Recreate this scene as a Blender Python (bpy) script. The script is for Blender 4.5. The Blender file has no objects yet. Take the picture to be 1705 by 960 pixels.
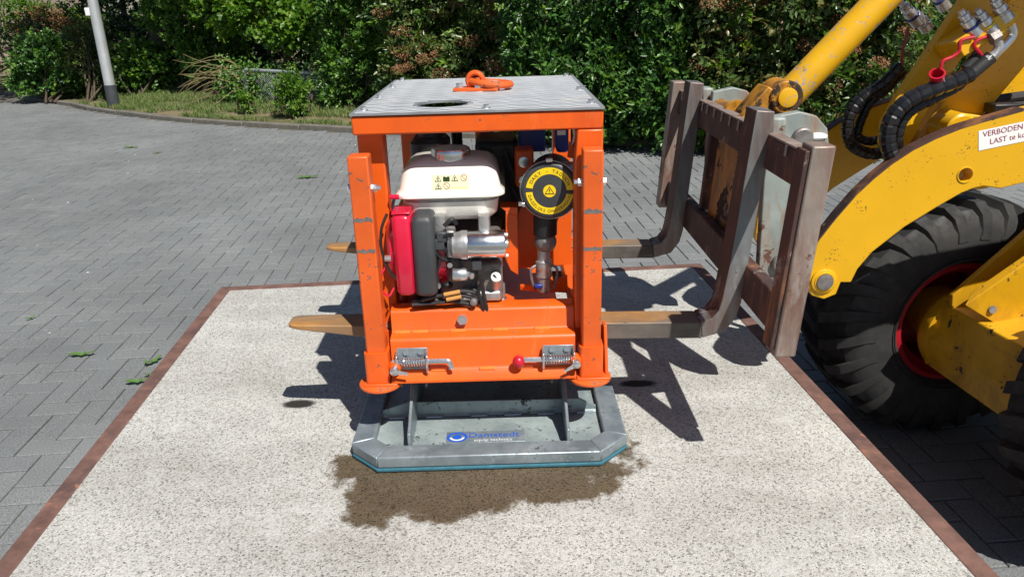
import bpy, math, random
import numpy as np
from mathutils import Vector, Matrix
random.seed(7); RNG = np.random.default_rng(11)
SC = bpy.context.scene
COL = SC.collection
V = Vector
# ------------------------------------------------------------------ camera, sky, sun, exposure
FPX, PW, PH = 1274.0, 1705.0, 960.0
CAM = V((0.0587, -1.7635, 1.0625))
_p, _y, _r = math.radians(20.54), math.radians(0.29), 0.0279
_f = V((math.sin(_y)*math.cos(_p), math.cos(_y)*math.cos(_p), -math.sin(_p)))
_rt = V((math.cos(_y), -math.sin(_y), 0)); _dn = _f.cross(_rt)
CR = _rt*math.cos(_r) + _dn*math.sin(_r); CD = -_rt*math.sin(_r) + _dn*math.cos(_r); CF = _f
cd = bpy.data.cameras.new('camera'); cam = bpy.data.objects.new('camera', cd); COL.objects.link(cam)
cd.sensor_width = 36; cd.lens = 36*FPX/PW; cd.clip_start = 0.05; cd.clip_end = 900
cam.matrix_world = Matrix(((CR.x, -CD.x, -CF.x, CAM.x), (CR.y, -CD.y, -CF.y, CAM.y), (CR.z, -CD.z, -CF.z, CAM.z), (0, 0, 0, 1)))
SC.camera = cam
LIGHT = V((-0.354, 0.64, -1.0)); TOSUN = (-LIGHT).normalized()
w = bpy.data.worlds.new('World'); SC.world = w; w.use_nodes = True
_n = w.node_tree.nodes; _bg = _n['Background']
_sky = _n.new('ShaderNodeTexSky'); _sky.sky_type = 'NISHITA'; _sky.sun_disc = False
_sky.sun_elevation = math.asin(TOSUN.z); _sky.sun_rotation = math.atan2(TOSUN.x, TOSUN.y)
_sky.air_density = 1.0; _sky.dust_density = 0.6
w.node_tree.links.new(_sky.outputs[0], _bg.inputs[0]); _bg.inputs[1].default_value = 0.052
sd = bpy.data.lights.new('sun', 'SUN'); sd.energy = 4.9; sd.angle = math.radians(0.53); sd.color = (1.0, 0.95, 0.87)
sun = bpy.data.objects.new('sun', sd); COL.objects.link(sun); sun.location = (3, -6, 9)
sun.rotation_euler = TOSUN.to_track_quat('Z', 'Y').to_euler()
SC.view_settings.view_transform = 'Standard'; SC.view_settings.look = 'None'
SC.view_settings.exposure = 0.32; SC.view_settings.gamma = 1.0
SC.cycles.use_denoising = True; SC.cycles.max_bounces = 8
try: SC.cycles.denoising_input_passes = 'RGB_ALBEDO_NORMAL'; SC.cycles.denoising_prefilter = 'ACCURATE'
except Exception: pass

GZ = -0.42            # paving level (the slab stack's top is z = 0)
def ray(px, py): return CF + CR*((px-PW/2)/FPX) + CD*((py-PH/2)/FPX)
def aty(px, py, y):   # measured picture point -> point at depth y
    v = ray(px, py); return CAM + v*((y-CAM.y)/v.y)
def atz(px, py, z):   # measured picture point -> point at height z
    v = ray(px, py); return CAM + v*((z-CAM.z)/v.z)

# ------------------------------------------------------------------ materials
def nt(name):
    m = bpy.data.materials.new(name); m.use_nodes = True
    return m, m.node_tree.nodes, m.node_tree.links, m.node_tree.nodes['Principled BSDF']
def coords(N, L, scale=1.0, kind='Object'):
    t = N.new('ShaderNodeTexCoord'); return t.outputs[kind]
def noise(N, L, co, scale, detail=4, rough=.55, dist=0):
    n = N.new('ShaderNodeTexNoise'); L.new(co, n.inputs['Vector'])
    n.inputs['Scale'].default_value = scale; n.inputs['Detail'].default_value = detail
    n.inputs['Roughness'].default_value = rough; n.inputs['Distortion'].default_value = dist
    return n.outputs['Fac']
def ramp(N, L, fac, stops):
    r = N.new('ShaderNodeValToRGB'); L.new(fac, r.inputs[0]); e = r.color_ramp.elements
    while len(e) < len(stops): e.new(0.5)
    for i, (p, c) in enumerate(stops):
        e[i].position = p; e[i].color = (*c, 1) if len(c) == 3 else c
    return r.outputs[0]
def mix(N, L, fac, a, b, mode='MIX'):
    m = N.new('ShaderNodeMix'); m.data_type = 'RGBA'; m.blend_type = mode
    if isinstance(fac, (int, float)): m.inputs[0].default_value = fac
    else: L.new(fac, m.inputs[0])
    for i, c in ((6, a), (7, b)):
        if isinstance(c, tuple): m.inputs[i].default_value = (*c[:3], 1)
        else: L.new(c, m.inputs[i])
    return m.outputs[2]
def math_(N, L, op, a, b=0.5):
    m = N.new('ShaderNodeMath'); m.operation = op
    for i, c in ((0, a), (1, b)):
        if isinstance(c, (int, float)): m.inputs[i].default_value = c
        else: L.new(c, m.inputs[i])
    return m.outputs[0]
def bump(N, L, b, h, strength=.3, dist=.002):
    n = N.new('ShaderNodeBump'); L.new(h, n.inputs['Height']); n.inputs['Strength'].default_value = strength
    n.inputs['Distance'].default_value = dist; L.new(n.outputs[0], b.inputs['Normal'])
def g3(v): return (v, v, v)
def surf(name, col, rough=.5, metal=0, var=.25, vs=6, chips=None, fine=(0, 0), coat=0, spec=.5, patch=None, stretch=None):
    """col varied by noise, optional chips=(colour, amount 0..1, scale), fine=(bump strength, scale)"""
    m, N, L, b = nt(name); co = coords(N, L)
    dark = tuple(c*(1-var) for c in col); lite = tuple(min(1, c*(1+var*.6)) for c in col)
    c = ramp(N, L, noise(N, L, co, vs, 5, .6), [(.3, dark), (.7, lite)])
    if stretch:
        mp = N.new('ShaderNodeMapping'); mp.inputs['Scale'].default_value = stretch; L.new(co, mp.inputs[0]); cs_ = mp.outputs[0]
    else: cs_ = co
    for pc, psc, lo, hi in (patch or ()):
        c = mix(N, L, ramp(N, L, noise(N, L, cs_, psc, 7, .68, .5), [(lo, g3(0)), (hi, g3(1))]), c, pc)
    if chips:
        cc, amt, cs = chips
        n1 = noise(N, L, co, cs, 6, .7, .4); n2 = noise(N, L, co, cs*.18, 3)
        s = math_(N, L, 'ADD', math_(N, L, 'MULTIPLY', n1, .62), math_(N, L, 'MULTIPLY', n2, .38))
        f = ramp(N, L, s, [(.5+.17*(1-amt)-.012, g3(0)), (.5+.17*(1-amt)+.012, g3(1))])
        c = mix(N, L, f, c, cc)
        rr = mix(N, L, f, g3(rough), g3(.8)); L.new(rr, b.inputs['Roughness'])
        bump(N, L, b, f, .25, -.001)
    else:
        rn = ramp(N, L, noise(N, L, co, vs*2.3, 4), [(.3, g3(max(.02, rough*.8))), (.7, g3(min(1, rough*1.2)))])
        L.new(rn, b.inputs['Roughness'])
        if fine[0]: bump(N, L, b, noise(N, L, co, fine[1], 4), fine[0], .002)
    L.new(c, b.inputs['Base Color']); b.inputs['Metallic'].default_value = metal
    b.inputs['Coat Weight'].default_value = coat; b.inputs['Specular IOR Level'].default_value = spec
    return m
ORANGE_C = (0.75, 0.108, 0.007)
MT = {}
MT['orange'] = surf('orange_paint', ORANGE_C, .38, 0, .14, 5, ((.13, .07, .05), .26, 110), coat=.08, patch=[((.62, .085, .010), 6, .48, .7), ((.80, .19, .05), 11, .62, .78)], stretch=(1, 1, .35))
MT['orange_worn'] = surf('worn_orange_paint', (.70, .112, .016), .45, 0, .18, 7, ((.14, .09, .07), .44, 60))
MT['weld'] = surf('orange_weld', (.9, .2, .035), .35, 0, .2, 40, fine=(.4, 160))
MT['galv'] = surf('galvanised_steel', (.31, .365, .40), .40, .45, .3, 12, ((.10, .11, .11), .30, 70), patch=[((.19, .235, .265), 7, .45, .62), ((.48, .53, .55), 16, .6, .74)])
MT['galv_floor'] = surf('galvanised_sheet', (.32, .385, .39), .5, .2, .3, 9, ((.06, .065, .065), .52, 95), patch=[((.18, .23, .25), 6, .46, .68)])
MT['zinc'] = surf('zinc_plated_metal', (.66, .67, .69), .28, .9, .15, 30)
MT['alu'] = surf('cast_aluminium', (.52, .52, .52), .45, .8, .25, 40, fine=(.3, 200))
MT['alu_dark'] = surf('grimy_aluminium', (.26, .24, .23), .55, .6, .4, 30, fine=(.3, 150))
MT['chrome'] = surf('brushed_steel', (.72, .73, .74), .22, 1, .08, 20)
MT['tread'] = surf('aluminium_tread_plate', (.31, .33, .35), .5, .4, .2, 10, patch=[((.42, .36, .29), 5, .55, .75)])  # same aluminium as the ribs, darkened for the shade between them
MT['tread_bar'] = surf('highlight_tread_bars', (.86, .88, .90), .4, .4, .1, 10)  # rib highlights put into the colour, paler than the sheet
MT['cream'] = surf('cream_enamel', (.80, .78, .71), .22, 0, .04, 5, coat=.4)
MT['engine_red'] = surf('red_enamel', (.60, .008, .045), .25, 0, .12, 8, coat=.5)
MT['dark_plastic'] = surf('dark_grey_plastic', (.045, .05, .055), .5, 0, .2, 20, fine=(.2, 300))
MT['black'] = surf('black_plastic', (.016, .016, .018), .42, 0, .3, 20)
MT['rubber'] = surf('black_rubber', (.02, .02, .021), .6, 0, .3, 20, fine=(.2, 200))
MT['hose'] = surf('glossy_black_hose', (.012, .012, .014), .25, 0, .3, 30)
MT['blue'] = surf('dark_blue_plastic', (.012, .03, .22), .4, 0, .2, 12)
MT['yellow_s'] = surf('yellow_sticker', (.86, .62, .01), .4, 0, .03, 6)
MT['white_s'] = surf('white_sticker', (.82, .82, .80), .4, 0, .04, 8)
MT['pale_s'] = surf('pale_yellow_sticker', (.80, .78, .50), .35, 0, .04, 8)
MT['pale_petal'] = surf('pale_petal', (.52, .50, .44), .8, 0, .2, 30)
MT['ink'] = surf('black_ink', (.015, .013, .012), .5, 0, .1, 10)
MT['red_ink'] = surf('red_ink', (.30, .03, .06), .5, 0, .1, 10)
MT['blue_ink'] = surf('blue_ink', (.02, .10, .55), .4, 0, .1, 10)
MT['pale_ink'] = surf('white_ink', (.75, .78, .8), .4, 0, .1, 10)
MT['red_cap'] = surf('red_plastic', (.50, .010, .03), .3, 0, .1, 10)
MT['wire_o'] = surf('amber_connector', (.55, .26, .07), .5, 0, .1, 20)
MT['foam'] = surf('blue_foam_rubber', (.035, .14, .19), .8, 0, .25, 30, fine=(.4, 200))
MT['yellow'] = surf('yellow_paint', (.72, .39, .006), .34, 0, .10, 4, ((.05, .032, .02), .36, 170), coat=.15)
MT['yellow_worn'] = surf('chipped_yellow_paint', (.72, .39, .008), .36, 0, .14, 5, ((.30, .29, .28), .58, 85), coat=.1, patch=[((.16, .12, .08), 9, .62, .66)])
MT['yellow_greasy'] = surf('greasy_yellow_paint', (.55, .24, .01), .45, 0, .35, 9, ((.03, .018, .01), .72, 18), patch=[((.07, .035, .02), 8, .45, .6)], stretch=(1, 1, .35))
MT['yellow_dirty'] = surf('dirty_yellow_paint', (.66, .35, .008), .42, 0, .2, 5, ((.04, .03, .02), .42, 60), patch=[((.34, .17, .012), 5, .48, .68), ((.06, .04, .025), 10, .63, .67)])
MT['rust'] = surf('rusty_steel_edge', (.185, .10, .08), .75, .1, .45, 14, ((.30, .13, .08), .22, 40), fine=(.4, 90), patch=[((.10, .06, .055), 9, .5, .7)])
MT['mast'] = surf('weathered_brown_steel', (.095, .046, .038), .6, .1, .4, 9, ((.26, .22, .19), .42, 26), patch=[((.042, .028, .030), 5, .42, .6), ((.23, .10, .045), 10, .52, .64)], stretch=(1, 1, .3))
MT['mast_grey'] = surf('bare_grey_brown_steel', (.36, .30, .26), .5, .3, .35, 7, ((.16, .075, .055), .42, 20), patch=[((.20, .11, .085), 6, .44, .62), ((.42, .39, .36), 11, .55, .68)], stretch=(1, 1, .3))
MT['steel_blue'] = surf('blued_bare_steel', (.22, .24, .25), .45, .35, .3, 6, ((.10, .055, .045), .30, 24), patch=[((.15, .10, .085), 4, .46, .62), ((.36, .36, .35), 14, .58, .72)], stretch=(1, 1, .3))
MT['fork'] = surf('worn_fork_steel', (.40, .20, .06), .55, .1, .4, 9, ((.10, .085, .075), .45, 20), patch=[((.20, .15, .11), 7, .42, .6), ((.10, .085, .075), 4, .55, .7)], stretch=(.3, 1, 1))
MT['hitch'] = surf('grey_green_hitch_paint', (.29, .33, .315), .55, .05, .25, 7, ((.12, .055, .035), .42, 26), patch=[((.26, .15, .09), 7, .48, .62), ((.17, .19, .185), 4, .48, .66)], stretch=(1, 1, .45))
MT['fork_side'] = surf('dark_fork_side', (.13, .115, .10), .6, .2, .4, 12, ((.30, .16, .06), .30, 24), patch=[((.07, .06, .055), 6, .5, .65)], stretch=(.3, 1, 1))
MT['tyre'] = surf('tyre_rubber', (.026, .026, .027), .75, 0, .35, 14, fine=(.3, 60), patch=[((.045, .043, .040), 6, .5, .72)])
MT['rim_red'] = surf('red_rim_paint', (.42, .012, .02), .4, 0, .2, 8)
MT['lamp_grey'] = surf('galvanised_pole', (.60, .62, .64), .38, .5, .1, 4)
MT['lamp_dark'] = surf('dark_pole_sleeve', (.05, .055, .065), .6, 0, .2, 8)
MT['bark'] = surf('bark', (.10, .075, .05), .9, 0, .45, 14, fine=(.6, 40))
MT['twig'] = surf('dry_twig', (.22, .185, .085), .85, 0, .35, 20)
MT['fence'] = surf('galvanised_fence_metal', (.32, .35, .36), .5, .5, .2, 10)
MT['kerb'] = surf('concrete_kerb', (.15, .14, .12), .9, 0, .3, 12, fine=(.4, 90))
MT['brick_far'] = surf('pale_render', (.42, .34, .27), .9, 0, .25, 3)
MT['frame_white'] = surf('white_window_paint', (.75, .76, .78), .5, 0, .05, 5)
MT['roof'] = surf('dark_roof_tiles', (.06, .05, .05), .8, 0, .3, 4)

def mat_paving():
    m, N, L, b = nt('concrete_paver'); co = coords(N, L)
    g = N.new('ShaderNodeNewGeometry'); pos = g.outputs['Position']
    oi = N.new('ShaderNodeObjectInfo'); at = N.new('ShaderNodeAttribute'); at.attribute_name = 'rnd'
    r = math_(N, L, 'FRACT', math_(N, L, 'ADD', oi.outputs['Random'], at.outputs['Fac']), 0)
    base = ramp(N, L, r, [(0, (.156, .166, .172)), (.5, (.165, .175, .181)), (1, (.178, .187, .192))])
    sp = ramp(N, L, noise(N, L, pos, 260, 3, .7), [(.36, g3(.55)), (.5, g3(1)), (.68, g3(1.5))])
    c = mix(N, L, 1.0, base, sp, 'MULTIPLY')
    big = ramp(N, L, noise(N, L, pos, .9, 5, .6), [(.3, g3(.82)), (.7, g3(1.18))])
    c = mix(N, L, 1.0, c, big, 'MULTIPLY')
    st = ramp(N, L, noise(N, L, pos, 3.2, 6, .7, .6), [(.58, g3(0)), (.74, g3(.5))])
    c = mix(N, L, st, c, (.25, .245, .235))
    L.new(c, b.inputs['Base Color']); b.inputs['Roughness'].default_value = .85
    bump(N, L, b, noise(N, L, pos, 220, 3, .7), .5, .002)
    return m
MT['paver'] = mat_paving()
def mat_joint():
    m, N, L, b = nt('sandy_joint'); g = N.new('ShaderNodeNewGeometry').outputs['Position']
    c = ramp(N, L, noise(N, L, g, 3, 6, .7), [(.35, (.105, .105, .098)), (.55, (.14, .13, .10)), (.72, (.19, .165, .08))])
    L.new(c, b.inputs['Base Color']); b.inputs['Roughness'].default_value = .95
    return m
MT['joint'] = mat_joint()
def mat_aggregate():
    """washed pebble concrete; a wet stain with its own ragged shape lies in front of the suction plate"""
    m, N, L, b = nt('exposed_aggregate_concrete')
    pos = N.new('ShaderNodeNewGeometry').outputs['Position']
    wob = N.new('ShaderNodeTexNoise'); L.new(pos, wob.inputs['Vector']); wob.inputs['Scale'].default_value = 60; wob.inputs['Detail'].default_value = 2
    vm = N.new('ShaderNodeVectorMath'); vm.operation = 'MULTIPLY_ADD'; L.new(wob.outputs['Color'], vm.inputs[0]); vm.inputs[1].default_value = (.006,)*3; L.new(pos, vm.inputs[2])
    vo = N.new('ShaderNodeTexVoronoi'); L.new(vm.outputs[0], vo.inputs['Vector']); vo.inputs['Scale'].default_value = 270
    ve = N.new('ShaderNodeTexVoronoi'); ve.feature = 'DISTANCE_TO_EDGE'; L.new(vm.outputs[0], ve.inputs['Vector']); ve.inputs['Scale'].default_value = 270
    sep = N.new('ShaderNodeSeparateColor'); L.new(vo.outputs['Color'], sep.inputs[0])
    peb = ramp(N, L, sep.outputs[0], [(0, (.13, .125, .12)), (.10, (.28, .265, .24)), (.26, (.50, .47, .425)), (.6, (.63, .605, .565)), (.88, (.72, .70, .67)), (1, (.40, .36, .31))])
    edge = ramp(N, L, ve.outputs['Distance'], [(.0, g3(0)), (.10, g3(1))])
    c = mix(N, L, edge, (.52, .505, .47), peb)
    mp_ = N.new('ShaderNodeMapping'); mp_.inputs['Scale'].default_value = (.55, 1.5, 1); L.new(pos, mp_.inputs[0])
    big = ramp(N, L, noise(N, L, mp_.outputs[0], 3.0, 7, .66, .4), [(.3, (.76, .745, .72)), (.5, (.96, .955, .945)), (.7, (1.14, 1.135, 1.12))])
    c = mix(N, L, 1.0, c, big, 'MULTIPLY')
    lime = ramp(N, L, noise(N, L, pos, 7, 7, .7, .5), [(.56, g3(0)), (.72, g3(.55))])
    c = mix(N, L, lime, c, (.72, .70, .66)); c = mix(N, L, 1.0, c, (.815, .85, .875), 'MULTIPLY')
    # stain: distance from a few blobs, ragged
    sx = N.new('ShaderNodeSeparateXYZ'); L.new(pos, sx.inputs[0])
    rag = math_(N, L, 'MULTIPLY', math_(N, L, 'SUBTRACT', noise(N, L, pos, 16, 7, .7), .5), .16)
    def blob(cx, cy, rx, ry):
        dx = math_(N, L, 'DIVIDE', math_(N, L, 'SUBTRACT', sx.outputs[0], cx), rx)
        dy = math_(N, L, 'DIVIDE', math_(N, L, 'SUBTRACT', sx.outputs[1], cy), ry)
        d = math_(N, L, 'SQRT', math_(N, L, 'ADD', math_(N, L, 'MULTIPLY', dx, dx), math_(N, L, 'MULTIPLY', dy, dy)), 0)
        return math_(N, L, 'MULTIPLY', math_(N, L, 'SUBTRACT', d, 1), min(rx, ry))
    stain = None
    for a in WET:
        bl = blob(*a); stain = bl if stain is None else math_(N, L, 'MINIMUM', stain, bl)
    s2 = math_(N, L, 'ADD', stain, rag)
    wet = ramp(N, L, math_(N, L, 'ADD', s2, .5), [(.494, g3(1)), (.503, g3(.75)), (.518, g3(0))])
    spot = None
    for a in DRIPS:
        bl = blob(*a); spot = bl if spot is None else math_(N, L, 'MINIMUM', spot, bl)
    oil = ramp(N, L, math_(N, L, 'ADD', math_(N, L, 'ADD', spot, math_(N, L, 'MULTIPLY', rag, .10)), .5), [(.498, g3(1)), (.505, g3(0))])
    c = mix(N, L, wet, c, mix(N, L, 1.0, c, (.25, .19, .125), 'MULTIPLY'))
    c = mix(N, L, oil, c, (.02, .018, .016))
    L.new(c, b.inputs['Base Color'])
    L.new(mix(N, L, wet, g3(.85), g3(.42)), b.inputs['Roughness'])
    bump(N, L, b, ve.outputs['Distance'], .55, .004)
    return m
WET = [(-.245, -.225, .09, .15), (-.10, -.235, .17, .125), (.10, -.22, .20, .085), (.25, -.185, .09, .045), (.345, -.10, .018, .05), (-.33, -.14, .06, .06)]
DRIPS = [(*atz(497, 671, 0).xy, .045, .022), (*atz(1062, 637, 0).xy, .05, .02)]
MT['aggregate'] = mat_aggregate()
def mat_leaf(name, c1, c2, c3, rough=.32, trans=.22):
    m, N, L, b = nt(name)
    at = N.new('ShaderNodeAttribute'); at.attribute_name = 'rnd'
    c = ramp(N, L, at.outputs['Fac'], [(0, c1), (.55, c2), (1, c3)])
    L.new(c, b.inputs['Base Color']); b.inputs['Roughness'].default_value = rough
    t = N.new('ShaderNodeBsdfTranslucent')
    tc = mix(N, L, 1.0, c, (1.5, 1.5, .55), 'MULTIPLY'); L.new(tc, t.inputs[0])
    ms = N.new('ShaderNodeMixShader'); ms.inputs[0].default_value = trans
    L.new(b.outputs[0], ms.inputs[1]); L.new(t.outputs[0], ms.inputs[2])
    L.new(ms.outputs[0], N['Material Output'].inputs['Surface'])
    return m
MT['leaf_laurel'] = mat_leaf('laurel_leaf', (.024, .072, .016), (.06, .155, .03), (.14, .27, .055), .33)
MT['leaf_photinia'] = mat_leaf('photinia_leaf', (.038, .078, .02), (.095, .165, .04), (.23, .15, .065), .33)
MT['leaf_mid'] = mat_leaf('shrub_leaf', (.036, .095, .016), (.08, .19, .03), (.18, .32, .05), .38, .3)
MT['leaf_lime'] = mat_leaf('lime_leaf', (.05, .12, .012), (.10, .22, .02), (.19, .30, .04), .42, .35)
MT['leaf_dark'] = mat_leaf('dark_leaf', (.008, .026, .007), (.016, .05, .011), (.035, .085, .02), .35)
MT['leaf_olive'] = mat_leaf('olive_leaf', (.035, .06, .014), (.075, .095, .025), (.14, .13, .05), .45)
MT['flower'] = mat_leaf('withered_flower', (.14, .06, .025), (.27, .135, .06), (.40, .24, .11), .8, .1)
MT['grass'] = mat_leaf('grass_blade', (.05, .10, .016), (.10, .16, .03), (.24, .21, .08), .6, .25)
MT['fallen'] = mat_leaf('fallen_green_leaf', (.10, .20, .05), (.14, .26, .07), (.2, .3, .1), .5, .25)
def mat_verge():
    m, N, L, b = nt('verge_soil'); g = N.new('ShaderNodeNewGeometry').outputs['Position']
    c = ramp(N, L, noise(N, L, g, 1.6, 7, .65), [(.34, (.035, .05, .014)), (.48, (.10, .105, .035)), (.6, (.19, .15, .09)), (.75, (.13, .095, .06))])
    L.new(c, b.inputs['Base Color']); b.inputs['Roughness'].default_value = .95
    bump(N, L, b, noise(N, L, g, 30, 6), .6, .03)
    return m
MT['verge'] = mat_verge()

# ------------------------------------------------------------------ mesh building
ORG = {}
def link(o, parent=None, org=None):
    COL.objects.link(o); org = V(org) if org is not None else V((0, 0, 0)); ORG[o.name] = org
    if parent: o.parent = parent; o.location = org - ORG[parent.name]
    else: o.location = org
    return o
def tag(o, label, cat=None, group=None, kind=None):
    if label: o['label'] = label
    if cat: o['category'] = cat
    if group: o['group'] = group
    if kind: o['kind'] = kind
    return o
def thing(name, base, label, cat, group=None):
    return tag(link(bpy.data.objects.new(name, None), None, base), label, cat, group)
def basis(d):
    d = V(d).normalized(); u = V((0, 0, 1)) if abs(d.z) < .9 else V((1, 0, 0))
    a = d.cross(u).normalized(); return a, d.cross(a).normalized(), d
class MB:
    def __init__(s): s.v = []; s.f = []
    def add(s, vs, fs):
        o = len(s.v); s.v += [V(p) for p in vs]; s.f += [tuple(i+o for i in f) for f in fs]; return s
    def box(s, a, b, rot=None, piv=None):
        (x0, y0, z0), (x1, y1, z1) = a, b
        vs = [V((x, y, z)) for z in (z0, z1) for y in (y0, y1) for x in (x0, x1)]
        if rot:
            c = V(piv) if piv is not None else (V(a)+V(b))/2; vs = [c + rot @ (p-c) for p in vs]
        return s.add(vs, [(0, 2, 3, 1), (4, 5, 7, 6), (0, 1, 5, 4), (2, 6, 7, 3), (0, 4, 6, 2), (1, 3, 7, 5)])
    def prism(s, poly, off):
        """poly: list of 3D points; off: extrusion vector"""
        poly = [V(p) for p in poly]; off = V(off); n = len(poly)
        nrm = sum(((poly[i]).cross(poly[(i+1) % n]) for i in range(n)), V((0, 0, 0)))
        if nrm.dot(off) > 0: poly = poly[::-1]
        vs = poly + [p+off for p in poly]
        return s.add(vs, [tuple(range(n)), tuple(range(2*n-1, n-1, -1))] + [(i, i+n, (i+1) % n+n, (i+1) % n) for i in range(n)])
    def rings(s, rings, cap=True, close=True):
        n = len(rings[0]); o = len(s.v)
        for r in rings: s.v += [V(p) for p in r]
        for k in range(len(rings)-1):
            for i in range(n if close else n-1):
                a, b = o+k*n+i, o+k*n+(i+1) % n
                s.f.append((a, b, b+n, a+n))
        if cap: s.f.append(tuple(o+i for i in range(n))[::-1]); s.f.append(tuple(o+(len(rings)-1)*n+i for i in range(n)))
        return s
    def cyl(s, p0, p1, r, r1=None, n=20, cap=True):
        p0, p1 = V(p0), V(p1); a, b, d = basis(p1-p0); r1 = r if r1 is None else r1
        R = lambda c, q: [c + (a*math.cos(t) - b*math.sin(t))*q for t in [-2*math.pi*i/n for i in range(n)]]
        return s.rings([R(p0, r), R(p1, r1)], cap)
    def lathe(s, p0, axis, prof, n=28, cap=True):
        """prof: (distance along axis, radius)"""
        p0 = V(p0); a, b, d = basis(axis)
        return s.rings([[p0 + d*h + (a*math.cos(t) - b*math.sin(t))*max(q, 1e-4) for t in [-2*math.pi*i/n for i in range(n)]] for h, q in prof], cap)
    def tube(s, pts, r, n=10, cap=True, sub=6, rib=None):
        P = spline([V(p) for p in pts], sub) if sub > 1 else [V(p) for p in pts]
        rr = r if callable(r) else (lambda t: r); out = []; a = None
        for i, p in enumerate(P):
            d = (P[min(i+1, len(P)-1)] - P[max(i-1, 0)]).normalized()
            if a is None: a = basis(d)[0]
            a = (a - d*a.dot(d)).normalized(); b = d.cross(a)
            q = rr(i/(len(P)-1))*(1 if rib is None else (1 if i % 5 else rib))
            out.append([p + (a*math.cos(t) + b*math.sin(t))*q for t in [2*math.pi*k/n for k in range(n)]])
        return s.rings(out, cap)
    def ball(s, c, r, n=14, sq=(1, 1, 1)):
        c = V(c); m = n//2
        return s.rings([[c + V((math.sin(u)*math.cos(t)*sq[0], math.sin(u)*math.sin(t)*sq[1], -math.cos(u)*sq[2]))*r for t in [2*math.pi*i/n for i in range(n)]] for u in [math.pi*(.02+.96*k/m) for k in range(m+1)]])
    def torus(s, c, ax, R, r, n=28, m=8, a0=0, a1=2*math.pi, sq=1):
        c = V(c); a, b, d = basis(ax); full = abs(a1-a0-2*math.pi) < 1e-6; out = []
        for i in range(n + (0 if full else 1)):
            t = a0+(a1-a0)*i/n; e = a*math.cos(t)+b*math.sin(t)
            out.append([c + e*(R+r*math.cos(u)) + d*r*sq*math.sin(u) for u in [2*math.pi*k/m for k in range(m)]])
        if full: out.append(out[0])
        return s.rings(out, not full)
    def build(s, name, mat, parent=None, bevel=0, smooth=35, seg=2, org=None, label=None):
        me = bpy.data.meshes.new(name)
        if org is None:
            n = len(s.v); org = sum(s.v, V((0, 0, 0)))/n
        me.from_pydata([tuple(p-V(org)) for p in s.v], [], s.f); me.materials.append(mat if not isinstance(mat, str) else MT[mat])
        me.validate(); me.update()
        import bmesh
        bm = bmesh.new(); bm.from_mesh(me); bmesh.ops.recalc_face_normals(bm, faces=bm.faces); bm.to_mesh(me); bm.free()
        if smooth:
            me.polygons.foreach_set('use_smooth', [True]*len(me.polygons)); me.set_sharp_from_angle(angle=math.radians(smooth))
        o = link(bpy.data.objects.new(name, me), parent, org)
        if bevel:
            b = o.modifiers.new('bevel', 'BEVEL'); b.width = bevel; b.segments = seg; b.limit_method = 'ANGLE'; b.angle_limit = math.radians(40); b.harden_normals = False
        if label: o['label'] = label
        return o
def spline(P, sub):
    out = []
    for i in range(len(P)-1):
        p0, p1, p2, p3 = P[max(i-1, 0)], P[i], P[i+1], P[min(i+2, len(P)-1)]
        for k in range(sub):
            t = k/sub
            out.append(.5*((2*p1)+(p2-p0)*t+(2*p0-5*p1+4*p2-p3)*t*t+(3*p1-p0-3*p2+p3)*t**3))
    return out+[P[-1]]
def rrect(x0, x1, y0, y1, z, r, n=5):
    out = []
    for cx, cy, a in ((x1-r, y0+r, -90), (x1-r, y1-r, 0), (x0+r, y1-r, 90), (x0+r, y0+r, 180)):
        for k in range(n+1):
            t = math.radians(a+90*k/n); out.append(V((cx+r*math.cos(t), cy+r*math.sin(t), z)))
    return out
def copy(o, parent, org):
    c = o.copy(); return link(c, parent, org)
def text_mb(txt, size, place, sp=1.0):
    """flat lettering; place(u, v) maps text-plane coordinates to a world point"""
    cu = bpy.data.curves.new('t', 'FONT'); cu.body = txt; cu.size = size; cu.space_character = sp; cu.fill_mode = 'FRONT'; cu.resolution_u = 3
    ob = bpy.data.objects.new('t', cu); COL.objects.link(ob)
    me = bpy.data.meshes.new_from_object(ob.evaluated_get(bpy.context.evaluated_depsgraph_get()))
    xs = [v.co.x for v in me.vertices] or [0]
    mb = MB(); mb.add([place(v.co.x, v.co.y) for v in me.vertices], [tuple(p.vertices) for p in me.polygons]); mb.width = max(xs)
    bpy.data.objects.remove(ob); bpy.data.curves.remove(cu); bpy.data.meshes.remove(me)
    return mb

# ------------------------------------------------------------------ ground, paving, kerb
_g = MB(); _g.add([(-400, -60, GZ-.06), (400, -60, GZ-.06), (400, 600, GZ-.06), (-400, 600, GZ-.06)], [(0, 1, 2, 3)])
tag(_g.build('ground', 'verge', None, smooth=0), None, kind='structure')
KP = spline([V(p) for p in ((-40, 18.5, 0), (-14, 15.6, 0), (-8.6, 12.75, 0), (-6.6, 10.95, 0), (-4.5, 9.35, 0), (-1.9, 7.95, 0), (-.5, 7.35, 0), (1.7, 6.35, 0), (5.0, 5.3, 0), (9.5, 4.6, 0), (40, 2, 0))], 24)
def kerb_y(x):
    for a, b in zip(KP, KP[1:]):
        if a.x <= x <= b.x: return a.y + (b.y-a.y)*(x-a.x)/max(1e-6, b.x-a.x)
    return KP[0].y if x < KP[0].x else KP[-1].y
_b = MB(); _k = [p for p in KP]
for a, b in zip(_k, _k[1:]):
    _b.add([(a.x, -40, GZ-.009), (b.x, -40, GZ-.009), (b.x, b.y, GZ-.009), (a.x, a.y, GZ-.009)], [(0, 1, 2, 3)])
paving = tag(_b.build('paving', 'joint', None, smooth=0, org=(0, 0, GZ)), None, kind='structure')
A = .100; ROT = math.radians(3.4); cR, sR = math.cos(ROT), math.sin(ROT)
blocks = []
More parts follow.
